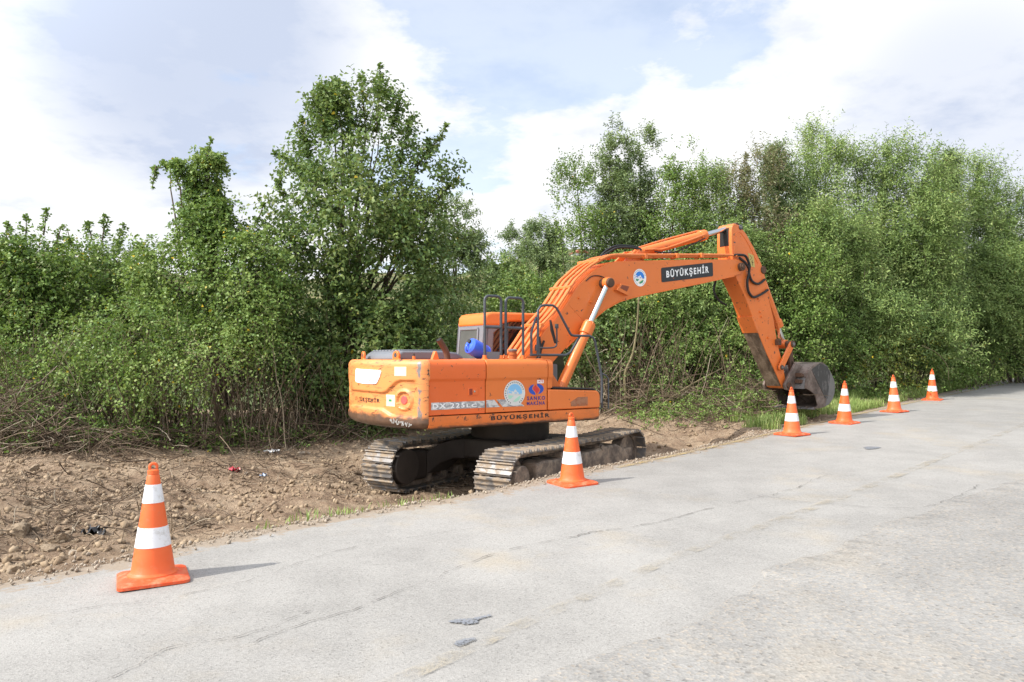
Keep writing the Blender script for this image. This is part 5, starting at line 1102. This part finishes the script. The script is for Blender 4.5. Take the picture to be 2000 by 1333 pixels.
# --- thicket right of the boom
TH = [  # label, px, D, top, kind, nsh, width
 ('thin tree with whippy shoots at the left end of the thicket, leaning left', 1150, 23, 300, 'vine', 6, 45, -30),
 ('slender tree with a tall narrow double spire above the boom bend', 1200, 23.5, 246, 'grey', 7, 40, -8),
 ('second narrow spired tree, just right of the tall double spire', 1250, 24, 268, 'grey', 7, 42, -5),
 ('twiggy light green tree rising behind the middle of the boom cylinder', 1310, 22.5, 290, 'vine', 7, 48, 5),
 ('yellowish feathery tree behind the black name plate', 1375, 23, 318, 'ash', 10, 72, 0),
 ('reddish brown half dry tree behind the arm top', 1455, 23.5, 288, 'brown', 10, 70, 0),
 ('dark narrow tree between the brown tree and the tallest right hand tree', 1515, 25, 300, 'grey', 7, 50, 5),
 ('tallest dark green ash tree of the thicket, right of the arm', 1605, 26.5, 228, 'ash', 11, 92, 10),
 ('pale feathery tree with the second highest top, beyond the digging bucket', 1720, 25.5, 236, 'ash', 12, 95, 15),
 ('dark columnar tree with a small rounded tip in the right part of the thicket', 1830, 27, 280, 'grey', 8, 42, 0),
 ('broad light green tree near the right border, above the last two cones', 1905, 28, 282, 'ash', 12, 100, 5),
 ('olive tree cut by the right border of the picture', 2010, 29, 330, 'ash', 11, 90, 0),
 ('grey green leafy tree standing in front, right behind the digging bucket', 1640, 23.2, 370, 'ash', 11, 95, 0),
 ('bright feathery tree in front, above the second and third farthest cones', 1765, 25, 385, 'ash', 11, 95, 0),
 ('low spreading tree with silvery leaf sprays, above the farthest cone', 1880, 27.6, 450, 'ash', 10, 95, 0),
 ('dark tree leaning over the road bend at the right border', 1985, 29, 470, 'grey', 10, 80, 0),
 ('leafy tree filling the gap below the boom plate, behind the arm', 1430, 22, 430, 'ash', 10, 80, 0),
 ('small leafy tree under the boom, left of the arm', 1340, 21.3, 480, 'ash', 9, 75, 0),
 ('vine hung small tree beside the right face of the arm', 1545, 21.5, 420, 'vine', 9, 70, 0),
 ('small shaded tree behind the boom cylinder', 1240, 21.8, 470, 'vine', 8, 60, 0),
]
for i, (lab, px, D, top, kd, nsh, wd_, lean) in enumerate(TH):
    ash_tree(lab, px, D, top+(18 if i < 7 else 42), 100+i, kd, nsh=nsh, width=wd_, lean=lean, spacing=.062 if kd in ('ash', 'grey', 'brown') else .075, sd=.62, fill=.5 if i < 4 else 1.0, nl=11 if kd in ('ash', 'grey', 'brown') else 7, size=1.18 if kd in ('ash', 'grey', 'brown') else .9, tone=.55 if kd != 'grey' else .5, yellow=.004)
GB = 'bushes along the foot of the thicket'
for i, (lab, blobs, kd, base_) in enumerate([
 ('bright green vine bush between boom cylinder and arm, spilling to the ground', [(1330, 690, 20.6, 75, 60), (1400, 720, 20, 70, 60), (1450, 690, 20.3, 60, 80), (1290, 600, 21, 70, 60), (1390, 620, 20.8, 80, 70)], 'vine', .58),
 ('glossy leaved bush touching the left side of the arm', [(1450, 620, 20.8, 50, 70), (1480, 700, 20, 35, 70)], 'vine', .55),
 ('dark green bush directly behind the digging bucket', [(1640, 700, 21, 60, 55), (1700, 740, 21.2, 70, 45), (1600, 650, 21.3, 55, 60)], 'vine', .42),
 ('yellow green bush above the third and fourth cones', [(1700, 680, 22.2, 60, 50), (1750, 700, 22.6, 55, 45)], 'yel', .35),
 ('tangled bush with bare arching twigs left of the farthest cone', [(1790, 650, 23.5, 70, 60), (1800, 710, 23.6, 60, 35)], 'vine', .48),
 ('low rounded bush right of the farthest cone at the road bend', [(1890, 690, 26.2, 70, 36), (1850, 715, 25.3, 50, 24), (1950, 695, 28, 60, 30)], 'vine', .55),
 ('dark low bush at the right border beside the road', [(1985, 660, 30, 60, 55), (2040, 660, 31, 60, 60)], 'broad', .3),
 ('half bare bush beside the front of the toolbox', [(1200, 690, 20.5, 60, 70), (1250, 740, 20, 50, 50), (1180, 620, 21, 50, 60)], 'broad', .5)]):
    if i in (2, 3, 4, 5): blobs = [(q[0], q[1], q[2]+1.1, *q[3:]) for q in blobs]
    b0 = W(blobs[0][0], 740, blobs[0][2])
    blob_tree('leafy_bush', lab, 'bush', GB, (b0[0], b0[1]), blobs, kd, 200+i, dens=20, trunk_r=.03, up=.2, droop=.4, size=.95, shell=.65, tone=base_, bark='palebark', yellow=.008)

# undergrowth masses too dense to count, behind and between the shrubs
def undergrowth(name, spots, kind, dens, seed, **kw):
    g = np.random.default_rng(seed); Lv = Leaves(); B = [pxblob(*q) for q in spots]
    for b in B: b[1][1] = max(b[1][1], .8)
    blob_foliage(Lv, B, dens, kind, g, tw=(.4, .9), nl=9, shell=.9, up=.4, **kw)
    tb = Tubes(3); add_twig_lines(Lv, tb, g, .5, .006, .3)
    o = Lv.crown(name, M[KIND[kind][0]]); tag(o, kind='stuff'); st = tb.build('undergrowth_stems', M['stem'], o); return o
undergrowth('undergrowth', [(x, 670+12*math.sin(x*.05), 20.2, 70, 90) for x in range(-60, 860, 75)] + [(x, 640, 20.5, 70, 80) for x in range(-30, 640, 90)], 'broad', 9, 301, size=1.15, tone=.22)  # left rows toned darker: shade of the hollows put into the leaf colour
undergrowth('undergrowth', [(x, 775, 20.4, 70, 48) for x in range(-60, 860, 70)], 'broad', 12, 303, size=1.15, tone=.22)
undergrowth('undergrowth', [(x, 640-.03*(x-1200), 25+.006*(x-1200), 75, 120) for x in range(1170, 2080, 75)], 'grey', 9, 302, size=1.3, tone=.36)

# tangles of dry cut stems lying along the foot of the vegetation
def brush(name, spots, seed, n, length, r=.008, green=0.):
    g = np.random.default_rng(seed); tb = Tubes(4)
    for (px, py, D, rx, ry, m) in spots:
        c = W(px, py, D); k = int(n*m); base = np.stack([c[0]+g.normal(size=k)*rx*D/FPX*.6, c[1]+g.normal(size=k)*.55, np.zeros(k)], 1)
        base[:, 2] = terrain(base[:, 0], base[:, 1])[0] + np.abs(g.normal(size=k))*ry*D/FPX*.7
        a = g.uniform(0, 2*np.pi, k); el = g.normal(size=k)*.45; d = np.stack([np.cos(a)*np.cos(el), np.sin(a)*np.cos(el)*.8, np.sin(el)], 1); L = length*g.uniform(.4, 1.3, k)
        t = np.linspace(-.5, .5, 7); bend = unit(g.normal(size=(k, 3))); P = base[:, None]+d[:, None]*(t[None]*L[:, None])[..., None]+bend[:, None]*((.25-t**2)[None]*L[:, None]*g.uniform(0, .7, (k, 1)))[..., None]
        P = P+np.cumsum(g.normal(size=P.shape), 1)*.012
        zt = terrain(P[..., 0].ravel(), P[..., 1].ravel())[0].reshape(P.shape[:2]); P[..., 2] = np.maximum(P[..., 2], zt+.004)
        tb.add(P, r*g.uniform(.5, 1.5, k), r*.4, np.clip(.5+g.normal(size=k)*.25, 0, 1))
    return tag(tb.build(name, M['stem']), kind='stuff')
brush('dry_brushwood', [(30, 830, 13.6, 90, 70, 2.2), (90, 870, 13.2, 80, 40, 1.2), (190, 880, 13.4, 80, 22, .6), (10, 780, 14.2, 70, 70, .9), (330, 850, 15, 100, 25, .7), (450, 840, 15.8, 100, 25, .6), (560, 835, 16.5, 90, 25, .6), (660, 835, 17, 80, 30, .6)], 401, 300, .95)
brush('dry_brushwood', [(1480, 800, 18.3, 55, 45, 1.6), (1420, 815, 17.8, 60, 30, 1.0), (1330, 800, 18.6, 70, 40, .8), (1250, 800, 19, 70, 50, .9), (1210, 760, 19.5, 60, 70, .8), (1520, 780, 18.8, 30, 60, .8), (1350, 830, 17, 70, 14, .5)], 402, 170, .9)
def stalks(spots, seed, n, h):
    g = np.random.default_rng(seed); tb = Tubes(4)
    for (px, py, D, rx, m) in spots:
        c = W(px, py, D); k = int(n*m); x = c[0]+g.uniform(-1, 1, k)*rx*D/FPX; y = c[1]+g.normal(size=k)*.7; z = terrain(x, y)[0]-.03
        H = h*g.uniform(.4, 1.2, k); t = np.linspace(0, 1, 8); lean = g.normal(size=(k, 2))*.28
        P = np.stack([x[:, None]+lean[:, :1]*H[:, None]*t**1.5, y[:, None]+lean[:, 1:]*H[:, None]*t**1.5, z[:, None]+H[:, None]*t], -1)+np.cumsum(g.normal(size=(k, 8, 3))*.022, 1)
        tb.add(P, .010*g.uniform(.5, 1.6, k), .004, np.clip(.55+g.normal(size=k)*.25, 0, 1))
    return tag(tb.build('bare_stems', M['stem']), kind='stuff')
stalks([(1210, 800, 20.2, 60, 1.3), (1270, 800, 20.2, 50, 1.0), (1330, 800, 20, 60, .6), (1450, 800, 19.8, 60, .5)], 403, 120, 2.2)
stalks([(150, 850, 15, 150, .6), (250, 840, 15.6, 120, 1.3), (400, 840, 16, 120, 1.6), (520, 830, 16.6, 80, 1.0), (620, 830, 17.4, 80, .9), (60, 830, 15, 90, .8)], 404, 120, 1.9)

# low leafy creepers over the ground edge
def groundcover(spots, kind, seed, n, tone, size=.75):
    g = np.random.default_rng(seed); Lv = Leaves()
    for (px, py, D, rx, h, m) in spots:
        c = W(px, py, D); k = int(n*m); x = c[0]+g.normal(size=k)*rx*D/FPX*.6; y = c[1]+g.normal(size=k)*.5; z = terrain(x, y)[0]+np.abs(g.normal(size=k))*h
        P = np.stack([x, y, z], 1); D_ = g.normal(size=(k, 3)); D_[:, 2] = np.abs(D_[:, 2])*.5+.1; mat, lL, lW = KIND[kind]
        Lv.twigs(P, D_, g.uniform(.15, .45, k), 7, lL*size, lW*size, g, droop=.3, tone=tone)
    tb = Tubes(3); add_twig_lines(Lv, tb, g, .5, .004, .4); o = Lv.crown('creeping_plants', M[KIND[kind][0]]); tb.build('creeper_stems', M['stem'], o); return tag(o, kind='stuff')
groundcover([(60, 850, 13.6, 90, .35, 1.6), (40, 790, 14.2, 90, .5, 1.4), (150, 860, 14, 90, .25, 1.2), (200, 850, 14.6, 110, .2, 1.4), (330, 845, 15.4, 110, .22, 1.2), (450, 848, 15.9, 80, .18, 1.0), (540, 840, 16.6, 80, .15, 1.0), (640, 820, 17.4, 80, .2, .8), (80, 800, 14.2, 80, .2, .6)], 'vine', 411, 260, .5)
groundcover([(1300, 815, 17.6, 70, .15, .6), (1400, 810, 17.6, 80, .25, 1.0), (1470, 800, 18, 60, .4, 1.0), (1330, 790, 18.8, 80, .25, 1.0), (1420, 770, 19, 60, .4, 1.2), (1250, 790, 19.2, 60, .2, .5), (1500, 780, 19, 40, .25, .7)], 'vine', 412, 210, .6)

# grass blades: verge of the far road edge, thin tufts along the near edge
def grass(spots, seed, h, per):
    g = np.random.default_rng(seed); A = []
    for (t0, t1, s0, s1, m) in spots:                # stations along the edge curve, distance off the asphalt
        k = int(per*m*(t1-t0)*(s1-s0)); u = g.uniform(t0, t1, k); of = s0+(s1-s0)*g.random(k)
        p = np.stack([np.interp(u, seg, EDGE[:, 0]), np.interp(u, seg, EDGE[:, 1])], 1); q = np.stack([np.interp(u, tt[:len(Nn)], Nn[:, 0]), np.interp(u, tt[:len(Nn)], Nn[:, 1])], 1); p = p-q*of[:, None]
        kp = (cumnoise(p[:, 0], p[:, 1], 1.6, 71)+.6*cumnoise(p[:, 0], p[:, 1], 4, 72)) > (-.05 if m > .5 else .14); A.append(p[kp])
    p = np.concatenate(A); k = len(p); z = terrain(p[:, 0], p[:, 1])[0]-.01
    H = h*g.uniform(.4, 1.3, k); a = g.uniform(0, 6.28, k); ln = g.uniform(.1, .7, k)*H; d = np.stack([np.cos(a), np.sin(a)], 1); w = np.stack([-np.sin(a), np.cos(a)], 1)*.006
    b = np.c_[p, z]; mid = b+np.c_[d*ln[:, None]*.35, H*.62]; tip = b+np.c_[d*ln[:, None], H*.95]; W3 = np.c_[w, np.zeros(k)]
    V = np.stack([b-W3, b+W3, mid+W3*.8, mid-W3*.8, tip], 1); I = np.arange(k)*5
    Q = np.concatenate([np.stack([I, I+1, I+2, I+3], 1), np.stack([I+3, I+2, I+4, I+4], 1)])
    me = bpy.data.meshes.new('grass'); T = np.clip(.45+.25*g.normal(size=k), 0, 1); Tq = np.r_[T, T]
    tri = np.stack([I+3, I+2, I+4], 1); V2 = V.reshape(-1, 3); faces_v = np.r_[np.stack([I, I+1, I+2, I+3], 1).ravel(), tri.ravel()]
    me.vertices.add(len(V2)); me.vertices.foreach_set('co', V2.astype(np.float32).ravel()); me.loops.add(len(faces_v)); me.loops.foreach_set('vertex_index', faces_v.astype(np.int32))
    me.polygons.add(2*k); me.polygons.foreach_set('loop_start', np.r_[np.arange(0, 4*k, 4), 4*k+np.arange(0, 3*k, 3)].astype(np.int32)); me.update(calc_edges=True)
    at = me.attributes.new('tint', 'FLOAT', 'FACE'); at.data.foreach_set('value', Tq.astype(np.float32)); me.materials.append(M['grass'])
    o = bpy.data.objects.new('grass', me); COL.objects.link(o); return tag(o, kind='stuff')
def stat(x, y): return float(seg[np.argmin(np.hypot(EDGE[:, 0]-x, EDGE[:, 1]-y))])
s6, s9, s20, s40 = stat(6.1, 15.65), stat(8.87, 18.7), stat(18.3, 28.7), stat(35, 48)
grass([(s6-1.2, s6, .05, .9, .8), (s6, s9, .03, 1.7, 1.0), (s9, s20, .05, 2.2, 1.0), (s20, s40, .05, 2.6, .6)], 421, .24, 1300)
ga, gb_, gc = stat(-3.4, 6.35), stat(-1.9, 7.9), stat(-.6, 8.85)
grass([(ga, gb_, .03, .38, .4), (gb_, gc, .02, .42, .6), (gc, gc+.35, .05, .4, .4)], 422, .10, 620)

# ------------------------------------------------------------------ stones, clods and litter on the dug earth
def stone_mesh(seed, sub_=2, flat=.7):
    g = np.random.default_rng(seed); bm = bmesh.new(); bmesh.ops.create_icosphere(bm, subdivisions=sub_, radius=1)
    C = unit(g.normal(size=(11, 3))); cut = g.uniform(.42, .8, 11); sc = np.array([1, g.uniform(.6, .9), flat*g.uniform(.7, 1.1)])
    for v in bm.verts:
        p = np.array(v.co)
        for c, k in zip(C, cut):
            e = p@c
            if e > k: p = p-c*(e-k)
        p = p*(1+.06*g.normal()) * sc; v.co = p
    me = bpy.data.meshes.new('stone'); bm.to_mesh(me); bm.free()
    me.polygons.foreach_set('use_smooth', [True]*len(me.polygons)); me.set_sharp_from_angle(angle=R(28)); return me
def place_stone(px, py, D, size, mat, seed, label, group=None, stretch=(1, 1, 1), rz=None, name='stone', lift=.25):
    g = np.random.default_rng(seed); c = W(px, py, D); me = stone_mesh(seed, 3 if size > .09 else 2); me.materials.append(mat); o = bpy.data.objects.new(name, me); COL.objects.link(o)
    z = float(terrain(np.array([c[0]]), np.array([c[1]]))[0][0]); o.location = (c[0], c[1], z+size*lift*stretch[2]); o.scale = [size*q for q in stretch]
    o.rotation_euler = (g.uniform(-.3, .3), g.uniform(-.3, .3), g.uniform(0, 6.28) if rz is None else rz); return tag(o, label, 'stone', group)
def on_ground(px, py, z):                             # depth at which that sight line meets height z
    r = W(px, py, 1.0)-np.array([0, 0, CAM_H]); return (z-CAM_H)/r[2]
GS = 'stones and clods on the dug earth'
def auto_D(px, py):
    D = on_ground(px, py, .2)
    for _ in range(12):
        c = W(px, py, D); D = .5*D+.5*on_ground(px, py, float(terrain(np.array([c[0]]), np.array([c[1]]), False)[0][0]))
    return D
big = [((178, 913), .26, 'rock', 'long flat brown slab lying on the earth behind the nearest cone', (1.3, .55, .45), .15), ((68, 916), .13, 'rock', 'angular brown stone left of the long flat slab', (1, 1, .8), None),
    ((45, 1045), .14, 'rock', 'pale brown block at the left border, below the brushwood', (1, .9, .9), None), ((120, 1050), .13, 'clod', 'dark brown boulder left of the nearest cone', (1.1, 1, .9), None),
    ((100, 1068), .12, 'rock', 'rounded brown stone in front of the dark brown boulder', (1, 1, .8), None), ((150, 1078), .11, 'palerock', 'pale tan stone near the asphalt, left of the nearest cone', (1, .9, .8), None),
    ((30, 1110), .10, 'clod', 'brown clod at the bottom left corner of the dug earth', (1, 1, .8), None), ((592, 885), .14, 'palerock', 'flat pale stone lying left of the far track', (1.2, .8, .6), None),
    ((635, 868), .12, 'rock', 'brown flat stone under the counterweight corner, near the bushes', (1.2, .9, .5), None), ((490, 874), .12, 'rock', 'lone brown stone at the foot of the bushes, mid left', (1.2, .8, .7), None),
    ((435, 1020), .08, 'rock', 'tan stone at the road edge right of the nearest cone', (1, .8, .8), None), ((480, 930), .08, 'palerock', 'small pale upright stone in the middle of the dug earth', (.8, .8, 1), None),
    ((578, 1003), .07, 'clod', 'rusty orange brown shard standing at the road edge', (.7, .5, 1.2), None), ((1035, 938), .13, 'palerock', 'pale flat stone beside the near drive wheel of the excavator', (1.3, .8, .45), .3),
    ((985, 950), .09, 'palerock', 'thin pale stone right at the lower end of the near track', (1.4, .6, .4), .8), ((615, 935), .08, 'rock', 'brown block between nearest cone and far track', (1, 1, .9), None)]
for i, ((px, py), sz, mt, lab, stc, rz) in enumerate(big):
    place_stone(px, py, auto_D(px, py), sz, M[mt], 500+i, lab, GS, stc, rz)
g = np.random.default_rng(77); CL = 'small brown clod or stone lying loose on the dug earth'
meshes = []
for i in range(10):
    me = stone_mesh(600+i, 2, .8); me.materials.append(M['clod' if i % 3 else 'rock']); meshes.append(me)
for i in range(120):
    if i < 70: px, py = g.uniform(0, 700), g.uniform(905, 1085)
    elif i < 100: px, py = g.uniform(0, 240), g.uniform(1000, 1120)
    else: px, py = g.uniform(1140, 1420), g.uniform(855, 905)
    D = auto_D(px, py); c = W(px, py, D); s_ = float(edge_dist(np.array([c[0]]), np.array([c[1]]))[0])
    if s_ < .12 or D > 17 or D < 4: continue
    o = bpy.data.objects.new('stone', meshes[i % 10]); COL.objects.link(o); sz = g.uniform(.035, .085); o.scale = (sz*g.uniform(.9, 1.4), sz, sz*g.uniform(.7, 1))
    o.location = (c[0], c[1], float(terrain(np.array([c[0]]), np.array([c[1]]))[0][0])+sz*.2); o.rotation_euler = (g.uniform(-.4, .4), g.uniform(-.4, .4), g.uniform(0, 6.28)); tag(o, CL, 'stone', GS)
# crumbs of soil: uncountable
def crumbs(name, n, seed, region, smin, smax, mat, edge=False):
    g = np.random.default_rng(seed); me0 = stone_mesh(seed, 1, .8); v0 = np.array([v.co[:] for v in me0.vertices]); f0 = np.array([p.vertices[:] for p in me0.polygons]); bpy.data.meshes.remove(me0)
    if not edge: x = g.uniform(region[0], region[1], n); y = g.uniform(region[2], region[3], n)
    else:
        u = g.uniform(region[0], region[1], n); of = g.normal(size=n)*region[2]+.03; k_ = np.interp
        x = k_(u, seg, EDGE[:, 0])-k_(u, tt[:len(Nn)], Nn[:, 0])*of; y = k_(u, seg, EDGE[:, 1])-k_(u, tt[:len(Nn)], Nn[:, 1])*of
    z, s = terrain(x, y); m = (s > (-.35 if edge else .04)); m &= (cumnoise(x, y, .9, 81)+g.uniform(-.35, .35, n) > -.08) | edge; x, y, z, s = x[m], y[m], z[m], s[m]; n = len(x)
    z = np.where(s < 0, zroad(x, y)+.008, z); sz = smin*(smax/smin)**(g.random(n)**2.2); A = g.uniform(0, 6.28, n); c, sn = np.cos(A), np.sin(A)
    sc = g.uniform(.7, 1.3, (n, 1, 3))*sz[:, None, None]; V = v0[None]*sc; V = np.stack([V[..., 0]*c[:, None]-V[..., 1]*sn[:, None], V[..., 0]*sn[:, None]+V[..., 1]*c[:, None], V[..., 2]], -1)+np.stack([x, y, z+sz*.25], 1)[:, None]
    Q = (f0[None]+(np.arange(n)*len(v0))[:, None, None]).reshape(-1, 3); return tag(fast_mesh(name, V.reshape(-1, 3), Q, mat), kind='stuff')
crumbs('soil_crumbs', 30000, 701, (-12, 1.5, 5.5, 16.5), .007, .06, M['clod']); crumbs('soil_crumbs', 5000, 702, (0, 8, 13, 19.5), .010, .06, M['clod'])
crumbs('gravel', 4500, 703, (stat(-6, 3.5), stat(6, 15.5), .13, .0), .006, .03, M['palerock'], True)
brush('twigs_on_soil', [(x, y, auto_D(x, y), 110, 2, 1) for x, y in ((60, 940), (160, 980), (90, 1030), (300, 960), (430, 930), (560, 900), (680, 930), (800, 930), (850, 945), (330, 1020))], 705, 130, .45, .006)
for (px, py, lab, col, sz) in ((455, 925, 'crumpled scrap of red plastic lying on the dug earth', (.45, .04, .06), .10), (190, 1040, 'crumpled black plastic bag among the clods', (.02, .02, .022), .11), (530, 890, 'crumpled whitish plastic bag near the foot of the bushes', (.6, .6, .6), .13), (512, 932, 'crumpled pale blue wrapper in the middle of the dug earth', (.35, .42, .55), .07)):
    gq = np.random.default_rng(int(px)); n = 9; XX, YY = np.meshgrid(np.linspace(-1, 1, n), np.linspace(-.7, .7, n), indexing='ij'); ZZ = .25*gq.normal(size=(n, n))+.25
    D = auto_D(px, py); c = W(px, py, D); z = float(terrain(np.array([c[0]]), np.array([c[1]]))[0][0]); V = np.stack([XX+.15*gq.normal(size=(n, n)), YY+.15*gq.normal(size=(n, n)), ZZ], -1).reshape(-1, 3)*sz
    I = np.arange(n*n).reshape(n, n); o = fast_mesh('litter', V, np.stack([I[:-1, :-1], I[1:, :-1], I[1:, 1:], I[:-1, 1:]], -1).reshape(-1, 4), plain('litter_plastic', col, .35)); o.location = (c[0], c[1], z+.01); tag(o, lab, 'litter')
# a few poles: pale crooked sapling and the fallen pole beside the toolbox
for nm, lab, pts, r0, r1, mt in (('sapling', 'crooked pale bare sapling standing in front of the bushes right of the toolbox', [(1224, 808, 19.2), (1222, 770, 19.2), (1221, 730, 19.2), (1236, 690, 19.2), (1244, 640, 19.2), (1248, 575, 19.2)], .045, .022, 'palebark'),
        ('fallen_pole', 'fallen bare pole slanting up from the earth into the bushes', [(1235, 825, 18.2), (1300, 785, 18.6), (1350, 752, 19), (1410, 720, 19.4)], .035, .018, 'palebark'),
        ('broken_branch', 'bare pale branch stub sticking up beside the step rail', [(1175, 755, 19), (1200, 740, 19), (1222, 705, 19)], .018, .008, 'palebark'),
        ('arching_branch', 'bare arching branch hanging over the verge left of the farthest cone', [(1800, 675, 22.8), (1830, 690, 22.8), (1850, 715, 22.8), (1853, 742, 22.8)], .018, .008, 'palebark')):
    P = np.array(spline([tuple(W(*p)) for p in pts], 6)); tb = Tubes(8); tb.poly(P-P[0], r0, r1); o = tb.build(nm, M[mt]); o.location = tuple(P[0]); tag(o, lab, 'branch' if 'branch' in nm else 'pole' if 'pole' in nm else 'tree')
# far house on the hill seen in the gap
hw = W(1131, 516, 300); hz = float(hill(np.array([hw[0]]), np.array([hw[1]]))[0]+terrain(np.array([hw[0]]), np.array([hw[1]]), False)[0][0])
HS = empty('house', (hw[0], hw[1], hz-.3), .3); tag(HS, 'tiny far white house with a red roof on the hill crest left of the thicket', 'house')
mb = MB(); mb.box(-3, 3, -2.5, 2.5, 0, 3.2); mb.build('wall', M['offwhite'], HS, smooth=0)
mb = MB(); mb.prism([(-3.4, 3.1), (3.4, 3.1), (0, 5)], -2.9, 2.9); mb.build('roof', plain('red_tiles', (.40, .10, .06)), HS, smooth=0)
for x in (-1.6, 1.2):
    mb = MB(); mb.box(x, x+.9, -2.54, -2.49, 1.2, 2.4); mb.build('window', M['glass'], HS, smooth=0)
